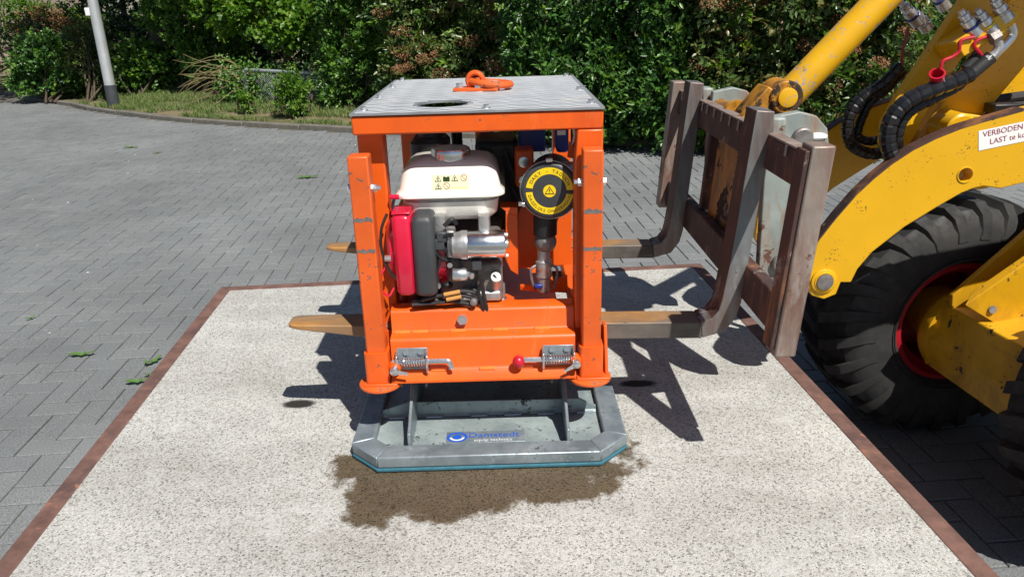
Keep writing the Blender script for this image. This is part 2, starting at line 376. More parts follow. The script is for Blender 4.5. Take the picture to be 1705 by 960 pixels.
for m in range(-95, 160):
    for n in range(-60, 60):
        x, y = (m+4*n)*A, m*A
        for (cx, cy, hw, hh, kind) in ((x+A, y+A/2, A, A/2, 0), (x+2.5*A, y, A/2, A, 1)):
            wx, wy = cx*cR-cy*sR, cx*sR+cy*cR+.03
            if not (-9.8 < wx < 4.2 and -3.2 < wy): continue
            if wy > kerb_y(wx)-.08 or wy > 12.5: continue
            v = V((wx, wy, GZ))-CAM; zz = v.dot(CF)
            vis = 0
            if zz > .2:
                px, py = PW/2+FPX*v.dot(CR)/zz, PH/2+FPX*v.dot(CD)/zz
                sl = (V((wx, wy, 0)) - V((-.06, .25, 0)))       # stack of slabs hides what lies under it
                inside_l = px > 368-(py-477)*.81-6 and py > 470
                if -20 < px < PW+20 and -10 < py < PH+20 and not (inside_l and px < 1300): vis = 1/zz**2
            blocks.append((vis, wx, wy, kind, RNG.uniform(-.0018, .0018)))
blocks.sort(key=lambda b: -b[0])
def block_mesh(kind):
    hw, hh = (A-.0028, A/2-.0028) if kind == 0 else (A/2-.0028, A-.0028)
    c = .003; mb = []
    def ring(i, z): return [(x*cR-y*sR, x*sR+y*cR, z) for x, y in ((-hw+i, -hh+i), (hw-i, -hh+i), (hw-i, hh-i), (-hw+i, hh-i))]
    return np.array(ring(0, -.06)+ring(0, -c)+ring(c, 0)), [(0, 1, 5, 4), (1, 2, 6, 5), (2, 3, 7, 6), (3, 0, 4, 7), (4, 5, 9, 8), (5, 6, 10, 9), (6, 7, 11, 10), (7, 4, 8, 11), (8, 9, 10, 11)]
BM_ = []
for k in (0, 1):
    vs, fs = block_mesh(k); me = bpy.data.meshes.new('paving_block'); me.from_pydata(vs.tolist(), [], fs); me.materials.append(MT['paver']); BM_.append((me, vs, fs))
for vis, wx, wy, k, dz in blocks[:300]:
    o = bpy.data.objects.new('paving_block', BM_[k][0]); link(o, paving, (wx, wy, GZ+dz))
rest = blocks[300:]
vv = np.concatenate([BM_[k][1] + np.array([wx, wy, GZ+dz]) for _, wx, wy, k, dz in rest]); ff = []
for i, (_, wx, wy, k, dz) in enumerate(rest): ff += [tuple(a+12*i for a in f) for f in BM_[k][2]]
me = bpy.data.meshes.new('paving_blocks'); me.from_pydata((vv-np.array([0, 0, GZ])).tolist(), [], ff); me.materials.append(MT['paver'])
at = me.attributes.new('rnd', 'FLOAT', 'POINT'); at.data.foreach_set('value', np.repeat(RNG.random(len(rest)), 12).astype(np.float32))
tag(link(bpy.data.objects.new('farther_paving_blocks', me), paving, (0, 0, GZ)), None, kind='stuff')
# plain paved surface outside the laid field that is modelled block by block
_b = MB()
for (x0, x1) in ((-40, -9.75), (4.15, 40)):
    xs = [x0+(x1-x0)*i/12 for i in range(13)]
    for a, b in zip(xs, xs[1:]): _b.add([(a, -30, GZ-.003), (b, -30, GZ-.003), (b, kerb_y(b)-.1, GZ-.003), (a, kerb_y(a)-.1, GZ-.003)], [(0, 1, 2, 3)])
tag(_b.build('road', 'paver', None, smooth=0), None, kind='structure')
# kerb of single stones
kerb = tag(link(bpy.data.objects.new('kerb', None), None, (0, 7, GZ)), None, kind='structure')
L0 = 0; d = 0; last = None
acc = [KP[0]]
for p in KP[1:]:
    while (p-acc[-1]).length >= 1.0: acc.append(acc[-1]+(p-acc[-1]).normalized()*1.0)
for a, b in zip(acc, acc[1:]):
    if not -14 < a.x < 10: continue
    t = (b-a).normalized(); nn = V((-t.y, t.x, 0)); g = .006; h = .058+random.uniform(-.008, .008)
    poly = [a+t*g, b-t*g, b-t*g+nn*.11, a+t*g+nn*.11]
    MB().prism([(p.x, p.y, GZ-.05) for p in poly], (0, 0, .05+h)).build('kerb_stone', 'kerb', kerb, bevel=.012)
_b = MB()
for i, (a, b) in enumerate(zip(KP, KP[1:])):
    _b.add([(a.x, a.y+.1, GZ+.045), (b.x, b.y+.1, GZ+.045), (b.x, b.y+2.2, GZ+.10), (a.x, a.y+2.2, GZ+.10)], [(0, 1, 2, 3)])
    _b.add([(a.x, a.y+2.2, GZ+.10), (b.x, b.y+2.2, GZ+.10), (b.x, b.y+60, GZ+.12), (a.x, a.y+60, GZ+.12)], [(0, 1, 2, 3)])
tag(_b.build('verge', 'verge', None, smooth=0), None, kind='structure')

# ------------------------------------------------------------------ stack of concrete slabs with steel edges
SCEN = V((-.0605, .254, 0)); sx_ = V((cR, sR, 0)); sy_ = V((-sR, cR, 0))
def slab(ztop, label):
    t = thing('concrete_slab', (SCEN.x, SCEN.y, ztop-.14), label, 'slab', 'stacked concrete slabs')
    P = lambda u, v, z: SCEN + sx_*u + sy_*v + V((0, 0, z))
    e = .047
    MB().prism([P(-1+e, -1+e, ztop-.136), P(1-e, -1+e, ztop-.136), P(1-e, 1-e, ztop-.136), P(-1+e, 1-e, ztop-.136)], (0, 0, .134)).build('concrete', 'aggregate', t, org=(SCEN.x, SCEN.y, ztop-.07))
    for q in range(4):
        c_, s_ = math.cos(q*math.pi/2), math.sin(q*math.pi/2)
        Q = lambda u, v, z: P(u*c_-v*s_, u*s_+v*c_, z)
        MB().prism([Q(-1, -1, ztop-.138), Q(1, -1, ztop-.138), Q(1-e, -1+e, ztop-.138), Q(-1+e, -1+e, ztop-.138)], (0, 0, .138)).build('steel_edge', 'rust', t, bevel=.003)
    return t
slab(0, 'washed pebble concrete slab with rusty steel rim carrying the orange machine, top of its stack')
slab(-.14, 'concrete slab with rusty steel rim directly beneath the top slab, middle of the stack')
slab(-.28, 'concrete slab with rusty steel rim lying on the grey paving, bottom of the stack')

# ------------------------------------------------------------------ orange vacuum lifter
VL = thing('vacuum_lifter', (0, .3, 0), 'orange framed vacuum lifting machine with petrol engine standing on the pebble concrete slab', 'lifting machine')
HX = .287
# frame
MB().box((-HX, 0, .785), (HX, .05, .827)).build('top_beam', 'orange', VL, .004)
MB().box((-HX, .75, .785), (HX, .80, .827)).build('top_beam', 'orange', VL, .004)
for s in (-1, 1): MB().box((s*HX-(.05 if s > 0 else 0), .052, .785), (s*HX+(.05 if s < 0 else 0), .748, .827)).build('side_beam', 'orange', VL, .004)
MB().box((-HX, .05, .285), (-.226, .11, .784)).build('post', 'orange', VL, .004)
MB().prism([(.228, 0, .784), (HX, 0, .784), (HX, 0, .29), (.222, 0, .29), (.222, 0, .7)], (0, .06, 0)).build('post', 'orange', VL, .004)
MB().box((-.276, .74, .20), (-.218, .798, .784)).build('post', 'orange', VL, .004)
MB().box((.218, .74, .20), (.276, .798, .784)).build('post', 'orange', VL, .004)
MB().box((-.035, .745, .30), (.012, .785, .784)).build('post', 'orange', VL, .004)
# tread plate on top with a round hole
tz = .829
tp = MB()
hc = V((-.088, .14)); hr = .062; x0, x1, y0, y1 = -HX-.002, HX+.002, -.004, .802
def tread_sheet(mb, z0, z1):
    n = 32; ring = [V((hc.x+hr*math.cos(2*math.pi*i/n), hc.y+hr*math.sin(2*math.pi*i/n), 0)) for i in range(n)]
    def out(i):
        t = 2*math.pi*i/n; dx, dy = math.cos(t), math.sin(t)
        ts = [((x1 if dx > 0 else x0)-hc.x)/dx if abs(dx) > 1e-6 else 9, ((y1 if dy > 0 else y0)-hc.y)/dy if abs(dy) > 1e-6 else 9]
        return V((hc.x+dx*min(ts), hc.y+dy*min(ts), 0))
    pts = [out(i) for i in range(n)]; corners = [V((x1, y1, 0)), V((x0, y1, 0)), V((x0, y0, 0)), V((x1, y0, 0))]
    for z, flip in ((z0, 1), (z1, 0)):
        for i in range(n):
            j = (i+1) % n; q = [ring[i], pts[i], pts[j], ring[j]]
            a0, a1 = [math.atan2(p.y-hc.y, p.x-hc.x) % (2*math.pi) for p in (pts[i], pts[j])]
            if a1 < a0: a1 += 2*math.pi
            for c in corners:
                ac = math.atan2(c.y-hc.y, c.x-hc.x) % (2*math.pi)
                for ac in (ac, ac+2*math.pi):
                    if a0+1e-5 < ac < a1-1e-5: q.insert(2, c)
            mb.add([(p.x, p.y, z) for p in q], [tuple(range(len(q)))])
    for i in range(n):
        j = (i+1) % n
        mb.add([(*ring[i].xy, z0), (*ring[j].xy, z0), (*ring[j].xy, z1), (*ring[i].xy, z1)], [(0, 1, 2, 3)])
    for a, b in zip(corners, corners[1:]+corners[:1]):
        mb.add([(*a.xy, z0), (*b.xy, z0), (*b.xy, z1), (*a.xy, z1)], [(0, 1, 2, 3)])
tread_sheet(tp, tz, tz+.005)
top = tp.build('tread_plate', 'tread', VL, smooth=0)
tb = MB()
for r in range(30):          # wavy raised ribs, broken at the hole
    cy0 = y0+.012+r*.0266; row = []
    for q in range(93):
        cx = x0+.010+q*.00605; ph = cx*84+(r % 2)*.5; cy = cy0+.0056*math.sin(ph); wd = .0036*(.55+.45*abs(math.cos(ph*.5+r)))
        ok = (V((cx, cy))-hc).length > hr+.008 and cx < x1-.008
        if ok: row.append((cx, cy, wd))
        if (not ok or q == 92) and len(row) > 1:
            tb.rings([[(x, y-w_, tz+.0051), (x, y, tz+.0060), (x, y+w_, tz+.0051)] for x, y, w_ in row], cap=False, close=False); row = []
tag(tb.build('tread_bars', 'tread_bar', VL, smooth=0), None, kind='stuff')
for (bx, by) in ((-.265, .05), (-.265, .30), (-.265, .56), (-.262, .775), (.265, .07), (.265, .36), (.265, .775), (.02, .03)):
    MB().cyl((bx, by, tz+.005), (bx, by, tz+.0068), .011, n=16).cyl((bx, by, tz+.0068), (bx, by, tz+.0135), .0075, n=6).build('bolt', 'zinc', top)
# lifting eye
ec = V((-.015, .41, tz+.006))
le = MB().prism([ec+V(p) for p in ((-.062, -.02, 0), (.06, -.035, 0), (.068, .02, 0), (-.055, .035, 0))], (0, 0, .009)).build('lifting_eye', 'orange_worn', VL, .002)
MB().torus(ec+V((0, 0, .026)), (.15, 1, 0), .021, .0075, 24, 10, sq=1.3).build('eye_loop', 'orange_worn', le)
MB().tube([ec+V(p) for p in ((-.012, -.004, .024), (.02, -.026, .020), (.068, -.024, .015), (.096, .01, .013), (.070, .05, .014), (.02, .04, .019), (-.008, .016, .024))], .0098, 10).build('lifting_ring', 'orange_worn', le)
for p in ((-.044, -.006), (.008, -.018)): MB().cyl(ec+V((*p, .009)), ec+V((*p, .021)), .011, n=6).build('bolt', 'zinc', le)
# telescopic legs with sleeves and round feet
LEGS = []
for s, (lx0, lx1) in ((-1, (-.293, -.246)), (1, (.235, .281))):
    lg = MB().box((lx0, -.062, .215), (lx1, -.012, .748)).build('leg', 'orange_worn', VL, .004, seg=2)
    LEGS.append(lg); cx = (lx0+lx1)/2
    sl = MB().rings([rrect(lx0-.006, lx1+.006, -.07, -.004, z, .008, 3) for z in (.188, .268)]).build('sleeve', 'orange', VL)
    MB().lathe((cx-.002*s, -.045, .172), (0, 0, 1), [(0, .050), (.003, .053), (.008, .053), (.010, .050)], 36).build('foot', 'orange_worn', lg)
    MB().box((cx-.02, -.055, .181), (cx+.02, -.02, .19)).build('foot_weld', 'weld', lg, .004)
    for zz in (.60, .525, ) if s < 0 else (.605, .515):     # scuffed rings worn into the paint
        rj = random.Random(int(zz*999)); us = [i/9 for i in range(10)]; X = lambda u: lx0+.002+(lx1-lx0-.004)*u; MB().prism([(X(u), -.0625, zz-rj.uniform(0, .004)) for u in us]+[(X(u), -.0625, zz+.004+rj.uniform(0, .006)) for u in us[::-1]], (0, .001, 0)).build('scuff_mark', 'alu_dark', lg, smooth=0)
    z = .672
    sg = 1 if s < 0 else -1; ix = lx1 if s < 0 else lx0; ox = lx0 if s < 0 else lx1
    MB().cyl((ix-.002*sg, -.04, z), (ix+.010*sg, -.04, z), .0105, n=6).cyl((ix+.01*sg, -.04, z), (ix+.019*sg, -.04, z), .0055, n=10).build('bolt', 'zinc', lg)
    MB().cyl((ox+.002*sg, -.04, z), (ox-.008*sg, -.04, z), .0105, n=6).build('bolt', 'zinc', lg)
# base: bent sheet seen from the front in two steps, with weld beads
def yz(px, py, y): return aty(px, py, y).z
U1, U2 = .352, .300
prof = [(.05, .352), (.015, .352), (.006, .349), (.002, .342), (.001, .298), (-.004, .2935), (-.028, .2925), (-.036, .2885), (-.039, .281), (-.039, .215), (-.045, .207), (-.072, .192), (-.072, .187), (-.04, .2), (-.033, .212), (-.032, .28), (-.03, .285), (.006, .288), (.010, .34), (.016, .345), (.05, .345)]
MB().prism([(-.236, y, z) for y, z in prof], (.456, 0, 0)).build('base_front', 'orange', VL, smooth=50)
for u, z, y in ((-.21, .2945, -.004), (-.165, .2945, -.004), (-.07, .2945, -.004), (.035, .2945, -.004), (.14, .2945, -.004), (-.12, .2085, -.045), (.0, .2085, -.045), (.095, .2085, -.045)):
    MB().cyl((u-.019, y, z), (u+.019, y, z), .0055, n=8).build('weld_bead', 'weld', VL)
MB().cyl((-.058, .0, .326), (-.058, -.012, .326), .0135, n=6).build('bolt', 'zinc', VL)
MB().cyl((-.056, .03, .353), (-.056, .03, .366), .007, n=10).build('bolt', 'zinc', VL)
for s in (-1, 1):
    MB().prism([(s*.302, -.055, .187), (s*.302, .02, .187), (s*.302, .06, .235), (s*.302, .02, .30), (s*.302, -.01, .30), (s*.302, -.03, .25)], (-s*.008, 0, 0)).build('side_plate', 'orange', VL, .002)
    MB().box((s*.222, -.075, .181), (s*.305, .16, .187)).build('floor_flange', 'orange_worn', VL, .002)
    MB().box((s*.24-.02, .115, .29), (s*.24+.02, .735, .335)).build('base_side', 'orange', VL, .004)
MB().box((-.22, .012, .292), (.19, .60, .30)).build('engine_bed', 'orange', VL, .002)
MB().box((-.20, .075, .30), (.075, .09, .335)).build('bed_lip', 'orange', VL, .002)
MB().box((-.265, .62, .29), (.265, .74, .335)).build('base_rear', 'orange', VL, .004)
for y0_, y1_ in ((.025, .03), (.132, .14), (.655, .66), (.785, .79)): MB().box((-.29, y0_, .232), (.29, y1_, .289)).build('fork_pocket_wall', 'orange', VL, .002)
MB().prism([(.09, .16, .335), (.215, .13, .335), (.215, .13, .385), (.16, .14, .358), (.09, .16, .35)], (0, .012, 0)).build('gusset', 'orange', VL, .002)
# spring latches
def latch(pxa, pxb, tip, bend, knob, s):
    y = -.039
    a, b = aty(*pxa, y-.012), aty(*pxb, y-.012)
    lt = MB().box((a.x, y-.006, b.z), (b.x, y-.001, a.z)).build('spring_latch', 'galv', VL, .001)
    zc = a.z-.030
    for x in (a.x, b.x): MB().prism([(x-.0025, y-.006, a.z-.001), (x-.0025, y-.03, a.z-.012), (x-.0025, y-.036, zc-.006), (x-.0025, y-.028, b.z), (x-.0025, y-.006, b.z)], (.005, 0, 0)).build('bracket_end', 'zinc', lt, .001)
    sp = MB(); n = 150; R = .0105; pts = []
    for i in range(n+1):
        t = i/n; an = 2*math.pi*11*t
        pts.append(V((a.x+.004+(b.x-a.x-.008)*t, y-.020+R*math.cos(an), zc+R*math.sin(an))))
    sp.tube(pts, .0017, 6, sub=1).build('spring', 'chrome', lt)
    x_in = b.x if s < 0 else a.x; tx = aty(*tip, y-.02).x; bz = aty(*bend, y-.03)
    sg = 1 if s < 0 else -1
    MB().tube([(x_in-sg*(b.x-a.x)-sg*.012, y-.020, zc), (x_in, y-.020, zc), (tx-.016*sg, y-.020, zc), (tx-.005*sg, y-.021, zc-.003), (tx, y-.023, zc-.014), (tx, y-.026, bz.z)], .0068, 10, sub=5).build('pin', 'zinc', lt)
    if knob: MB().ball((tx-.001, y-.026, bz.z+.002), .0155, 18, (1, 1, 1.05)).build('knob', 'red_cap', lt, label='round red plastic ball knob on the latch pin')
    for u in (.3, .78):
        MB().cyl((a.x+(b.x-a.x)*u, y-.006, a.z-.009), (a.x+(b.x-a.x)*u, y-.0105, a.z-.009), .0075, n=16).build('bolt', 'galv', lt)
latch((660, 582), (713, 616), (751, 600), (751, 616), False, -1)
latch((904, 577), (955, 608), (864, 597), (866, 604), True, 1)
for s, px in ((-1, (656, 618)), (1, (960, 606))):
    c = aty(*px, -.085)
    wb = MB().lathe(c+V((0, .03, 0)), (0, -1, 0), [(0, .017), (.012, .015), (.02, .011)], 18).build('locking_boss', 'orange', VL)
    MB().lathe(c+V((0, .01, 0)), (0, -1, 0), [(0, .0105), (.014, .010), (.016, .007)], 14).prism([c+V(p) for p in ((.0, .004, .004), (.034 if s < 0 else -.030, .0, -.004 if s < 0 else -.014), (.034 if s < 0 else -.030, .0, -.010 if s < 0 else -.019), (.0, .004, -.008))], (0, -.005, 0)).build('wing_screw', 'zinc', wb)

# suction plate: tube rim with cut corners, floor, ribs, fins, foam seal, name plate
ZT = .040; o_ = [(-.272, -.172), (.272, -.172), (.345, -.100), (.345, .66), (.272, .73), (-.272, .73), (-.345, .66), (-.345, -.100)]
k_ = .055; i_ = [(-.25, -.172+k_), (.25, -.172+k_), (.345-k_, -.078), (.345-k_, .64), (.25, .73-k_), (-.25, .73-k_), (-.345+k_, .64), (-.345+k_, -.078)]
sp_ = MB().prism([(x*1.01, y, .016) for x, y in i_], (0, 0, .004)).build('suction_plate', 'galv_floor', VL)
for j in range(8):
    q = (j+1) % 8
    MB().prism([(*o_[j], .010), (*o_[q], .010), (*i_[q], .010), (*i_[j], .010)], (0, 0, ZT-.010)).build('rim_tube', 'galv', sp_, .0035)
MB().prism([(x*1.002, y-.003 if y < 0 else y, .0) for x, y in o_], (0, 0, .0095)).build('foam_seal', 'foam', sp_, .003)
ry = .055
MB().prism([(-.29, ry, .021), (.285, ry, .021), (.285, ry, .036), (.24, ry, .060), (-.22, ry, .064), (-.29, ry, .040)], (0, .007, 0)).build('cross_rib', 'galv_floor', sp_, .001)
MB().prism([(-.29, ry-.006, .0215), (.285, ry-.006, .0215), (.285, ry+.006, .034), (-.29, ry+.006, .034)], (0, .004, .003)).build('cross_rib', 'galv_floor', sp_, .001)
for u in (-.25, -.15, -.03, .06, .15, .255): MB().cyl((u-.022, ry-.008, .022), (u+.022, ry-.008, .022), .004, n=8).build('weld_bead', 'galv', sp_)
for fx in (-.203, .193):
    MB().prism([(fx, -.118, .02), (fx, .22, .02), (fx, .22, .20), (fx, .09, .20), (fx, .0, .125), (fx, -.085, .075), (fx, -.112, .066)], (.008, 0, 0)).build('lug_plate', 'galv', sp_, .002)
    for dx in (-.03, .034):
        MB().prism([(fx+dx, .04, .115), (fx+dx, .14, .115), (fx+dx, .14, .185), (fx+dx, .04, .185)], (.007, 0, 0)).build('clevis_plate', 'mast', sp_, .002)
        MB().cyl((fx+dx*1.5, .075, .152), (fx+dx*1.15, .075, .152), .012, n=6).build('bolt', 'zinc', sp_)
MB().box((-.20, .09, .205), (.20, .6, .225)).build('hanger', 'mast', VL, .004)
for yy in (.13, .56): MB().box((-.235, yy, .187), (.235, yy+.05, .231)).build('hanger_beam', 'mast', VL, .003)
lp = [atz(px, py, .0215) for px, py in ((743, 739), (873, 735), (872, 715), (747, 718))]
LPc = sum(lp, V((0, 0, 0)))/4; lw = .20
npl = MB().box((LPc.x-.10, LPc.y-.027, .0202), (LPc.x+.10, LPc.y+.027, .0225)).build('name_plate', 'galv', sp_, .0006)
zl = .0231
def PL(ox, oy): return lambda u, v: V((LPc.x+ox+u, LPc.y+oy+v, zl))
text_mb('Damstedt', .033, PL(-.045, -.004)).build('lettering', 'blue_ink', npl, smooth=0)
text_mb('equip technics', .017, PL(-.03, -.022)).build('lettering', 'pale_ink', npl, smooth=0)
MB().rings([[PL(-.073, 0)(r*math.cos(t)*1.15, r*math.sin(t)) for t in [2*math.pi*i/24 for i in range(24)]] for r in (.0235, .017)], cap=False).build('emblem', 'blue_ink', npl, smooth=0)
MB().rings([[PL(-.073, 0)(r*math.cos(t)*1.1, r*math.sin(t))+V((0, 0, .0004)) for t in [math.radians(190)+math.radians(160)*i/12 for i in range(13)]] for r in (.018, .0125)], cap=False, close=False).build('emblem', 'pale_ink', npl, smooth=0)
MB().add([PL(-.073, .001)(.0115*math.cos(t), .0115*math.sin(t))+V((0, 0, .0002)) for t in [2*math.pi*i/20 for i in range(20)]], [tuple(range(20))]).build('emblem', 'blue_ink', npl, smooth=0)

# petrol engine
EN = MB().box((-.115, .12, .345), (.045, .34, .50)).build('engine', 'alu_dark', VL, .012, seg=3)
MB().box((-.13, .10, .315), (.05, .36, .345)).build('crankcase_foot', 'alu_dark', EN, .005)
for i in range(5): MB().box((-.10, .112, .44+.011*i), (.03, .35, .444+.011*i)).build('cooling_fin', 'alu_dark', EN)
def loft(prof, base, mat, par, name, r=.03):
    x0, x1, y0, y1 = base
    return MB().rings([rrect(x0+i, x1-i, y0+i*f, y1-i, z, max(.006, r-i*.3), 6) for i, z, f in prof]).build(name, mat, par, smooth=50)
tank = loft([(.05, .548, 1), (.028, .552, 1), (.016, .565, 1), (.012, .592, 1), (.010, .600, 1)], (-.205, .053, .085, .31), 'cream', EN, 'fuel_tank', .045)
loft([(.016, .598, 1), (.014, .611, 1)], (-.205, .053, .085, .31), 'alu', tank, 'tank_seam', .045)
loft([(.0, .611, 1), (-.004, .614, 1), (-.004, .620, 1), (.0, .624, 1), (.006, .632, 1), (.014, .668, 1), (.022, .681, 1.0), (.036, .691, 1.0), (.06, .697, 1.0), (.09, .699, 1.0)], (-.205, .053, .085, .31), 'cream', tank, 'tank_shell', .036)
cp = MB()
cc = V((-.073, .165, .692)); n = 40
prf = [(0, .045), (.004, .047), (.022, .047), (.028, .044), (.030, .03), (.029, .012)]
cp.rings([[cc+V((math.cos(t)*q*(1+.035*(math.cos(8*t) > 0)), math.sin(t)*q*(1+.035*(math.cos(8*t) > 0)), h)) for t in [2*math.pi*i/n for i in range(n)]] for h, q in prf]).build('tank_cap', 'chrome', tank, smooth=50, label='dark chrome ribbed filler cap')
# tank decals: row of warning pictograms
ty = .0900
def TP(ox, oz): return lambda u, v: V((ox+u, ty+(oz+v-.632)*.23, oz+v))
dp = [aty(px, py, ty) for px, py in ((722, 324), (782, 324), (782, 297), (722, 297))]
DC = MB().add([TP(-.112, .615+.0175)(u, v) for u, v in ((-.004, -.0005), (.084, -.0005), (.084, .034), (-.004, .034))], [(0, 1, 2, 3)]).build('decal', 'pale_s', tank, smooth=0)
def tri(ox, oz, s=.0085):
    for q, m in ((1.0, 'ink'), (.72, 'pale_s')):
        MB().add([TP(ox, oz)(s*q*a, s*q*b)-V((0, .0003 if q == 1 else .0006, 0)) for a, b in ((-1, -.75), (1, -.75), (0, 1.0))], [(0, 1, 2)]).build('pictogram', m, DC, smooth=0)
    MB().add([TP(ox, oz)(s*a, s*b)-V((0, .0009, 0)) for a, b in ((-.12, -.5), (.12, -.5), (.16, .35), (-.16, .35))], [(0, 1, 2, 3)]).build('pictogram', 'ink', DC, smooth=0)
def ringp(ox, oz, s=.0078):
    MB().rings([[TP(ox, oz)(s*q*math.cos(t), s*q*math.sin(t))-V((0, .0004, 0)) for t in [2*math.pi*i/20 for i in range(20)]] for q in (1, .84)], cap=False).add([TP(ox, oz)(s*a, s*b)-V((0, .0004, 0)) for a, b in ((-.7, .6), (-.6, .7), (.7, -.6), (.6, -.7))], [(0, 1, 2, 3)]).build('pictogram', 'red_ink', DC, smooth=0)
for u, z, k in ((-.102, .6575, 't'), (-.062, .6575, 't'), (-.102, .640, 't'), (-.040, .6585, 'r'), (-.082, .641, 'r')):
    (tri if k == 't' else ringp)(u, z)
MB().add([TP(-.082, .657)(a, b)-V((0, .0004, 0)) for a, b in ((-.008, -.006), (.008, -.006), (.008, .005), (.004, .006), (0, .004), (-.004, .006), (-.008, .005))], [tuple(range(7))]).build('pictogram', MT['leaf_olive'], DC, smooth=0)
MB().add([TP(-.05, .637)(a, b)-V((0, .0004, 0)) for a, b in ((-.02, -.001), (.02, -.001), (.02, .0), (-.02, .0))], [(0, 1, 2, 3)]).build('pictogram', 'yellow_s', DC, smooth=0)
# recoil starter shroud and dark cover
loft([(.010, .383, 1), (.004, .387, 1), (0, .395, 1), (0, .575, 1), (.004, .584, 1), (.012, .588, 1)], (-.213, -.166, .03, .27), 'engine_red', EN, 'recoil_shroud', .014)
loft([(.010, .383, 1), (.003, .387, 1), (0, .395, 1), (0, .57, 1), (.005, .581, 1), (.014, .585, 1)], (-.167, -.113, .022, .262), 'dark_plastic', EN, 'fan_cover', .016)
rc = MB().lathe((-.213, .15, .48), (-1, 0, 0), [(0, .10), (.012, .098), (.022, .085), (.026, .04), (.028, .02)], 36).build('recoil_housing', 'engine_red', EN)
for a in range(10):
    t = 2*math.pi*a/10
    MB().box((-.237, .144, .535), (-.228, .156, .562), Matrix.Rotation(t, 3, 'X'), (-.232, .15, .48)).build('vent_slot', 'black', rc)
MB().box((-.212, .035, .588), (-.168, .10, .593)).build('shroud_lug', 'engine_red', EN, .002)
MB().cyl((-.221, .04, .48), (-.236, .04, .48), .008, n=8).build('bolt', 'zinc', EN)
MB().tube([(-.225, .06, .585), (-.24, .05, .55), (-.243, .045, .50), (-.23, .04, .455), (-.215, .035, .43)], .0035, 6).build('cable', 'black', EN)
MB().tube([(-.228, .055, .47), (-.247, .04, .44), (-.252, .035, .41), (-.235, .035, .385), (-.222, .05, .40)], .0025, 6).build('cable', 'engine_red', EN)
MB().tube([(-.208, .09, .618), (-.213, .085, .60), (-.213, .08, .585), (-.21, .08, .56)], .004, 6).build('fuel_pipe', 'black', EN)
MB().cyl((-.22, .09, .618), (-.197, .09, .618), .006, n=8).build('fuel_valve', 'engine_red', EN)
# red flange and brackets right of the cover
MB().lathe((-.113, .15, .47), (1, 0, 0), [(0, .09), (.02, .088), (.026, .07)], 32).build('fan_flange', 'engine_red', EN)
for px in ((736, 372), (807, 372)):
    c = aty(*px, .075); MB().rings([rrect(c.x-.014, c.x+.014, .065, .12, c.z+dz, .006, 3) for dz in (-.022, .022)]).build('tank_bracket', 'alu', EN)
    MB().cyl((c.x, .085, c.z-.022), (c.x, .085, c.z-.032), .0075, n=6).build('bolt', 'zinc', EN)
# starter motor
a, b = aty(780, 408, .045), aty(842, 407, .045); rS = .0335
st = MB().lathe((a.x, .06, a.z), (1, 0, 0), [(0, rS*.97), (.002, rS), (b.x-a.x-.004, rS), (b.x-a.x, rS*.93)], 36).build('starter_motor', 'chrome', EN)
MB().lathe((a.x-.042, .06, a.z), (1, 0, 0), [(0, .024), (.006, .031), (.022, .033), (.028, .0355), (.042, .0355)], 30).build('starter_nose', 'alu', st)
MB().lathe((b.x, .06, a.z), (1, 0, 0), [(0, .011), (.006, .011), (.008, .008)], 14).build('starter_boss', 'alu', st)
for dz, dy in ((.026, -.012), (-.026, -.012)): MB().cyl((b.x-.002, .06+dy, a.z+dz), (b.x+.006, .06+dy, a.z+dz), .0055, n=6).build('bolt', 'zinc', st)
MB().box((a.x-.05, .05, a.z-.03), (a.x-.03, .10, a.z+.038)).build('starter_mount', 'alu', st, .004)
c = aty(768, 455, .05)
so = MB().lathe((c.x-.018, .06, c.z), (1, 0, 0), [(0, .0165), (.002, .0175), (.030, .0175), (.036, .014)], 22).build('solenoid', 'zinc', EN)
MB().cyl((c.x+.018, .06, c.z), (c.x+.034, .06, c.z), .006, n=8).cyl((c.x+.022, .05, c.z), (c.x+.03, .04, c.z), .007, n=6).build('terminal', 'alu', so)
# cylinder block details
MB().box((-.02, .085, .345), (.045, .13, .445)).build('crankcase_cover', 'alu_dark', EN, .006)
MB().box((-.06, .08, .345), (.04, .13, .372)).build('sump', 'alu', EN, .006)
c = aty(826, 462, .055)
MB().tube([(c.x-.004, .11, c.z-.06), (c.x, .085, c.z-.02), (c.x, .068, c.z)], .013, 12).build('oil_filler', 'alu', EN)
MB().lathe((c.x, .07, c.z+.002), (0, -1, .35), [(0, .0125), (.009, .0125), (.011, .011)], 18).build('dipstick_cap', 'white_s', EN, label='white oil dipstick cap')
MB().box((c.x-.009, .0588, c.z+.003), (c.x+.009, .0612, c.z+.007), Matrix.Rotation(.9, 3, 'Y')).build('cap_slot', 'ink', EN)
for px, r_ in (((700, 494), .016), ((715, 490), .013), ((748, 470), .012)):
    c = aty(*px, .08); MB().ball(c, r_, 10, (1.2, 1, .8)).build('wire_boot', 'black', EN)
for pts in ([(722, 398), (706+20, 412), (735, 425), (748, 430), (760, 428), (770, 440)], [(757, 388), (742, 392), (738, 405), (748, 418), (745, 428)], [(800, 455), (805, 478), (808, 495), (812, 512)], [(806, 462), (798, 480), (803, 498), (806, 513)], [(705, 495), (730, 488), (760, 486), (785, 490), (800, 500)], [(740, 490), (765, 480), (790, 482), (800, 488)], [(735, 430), (728, 455), (720, 478), (732, 490)], [(742, 375), (755, 364), (762, 372)], [(690, 502), (720, 500), (760, 497), (790, 503)]):
    MB().tube([aty(*p, .045+.004*i) for i, p in enumerate(pts)], .0052, 7).build('cable', 'black', EN)
for p in ((735, 404), (738, 392), (795, 437)): MB().box(aty(*p, .055)-V((.012, .01, .013)), aty(*p, .055)+V((.012, .01, .013))).build('wire_connector', 'dark_plastic', EN, .003)
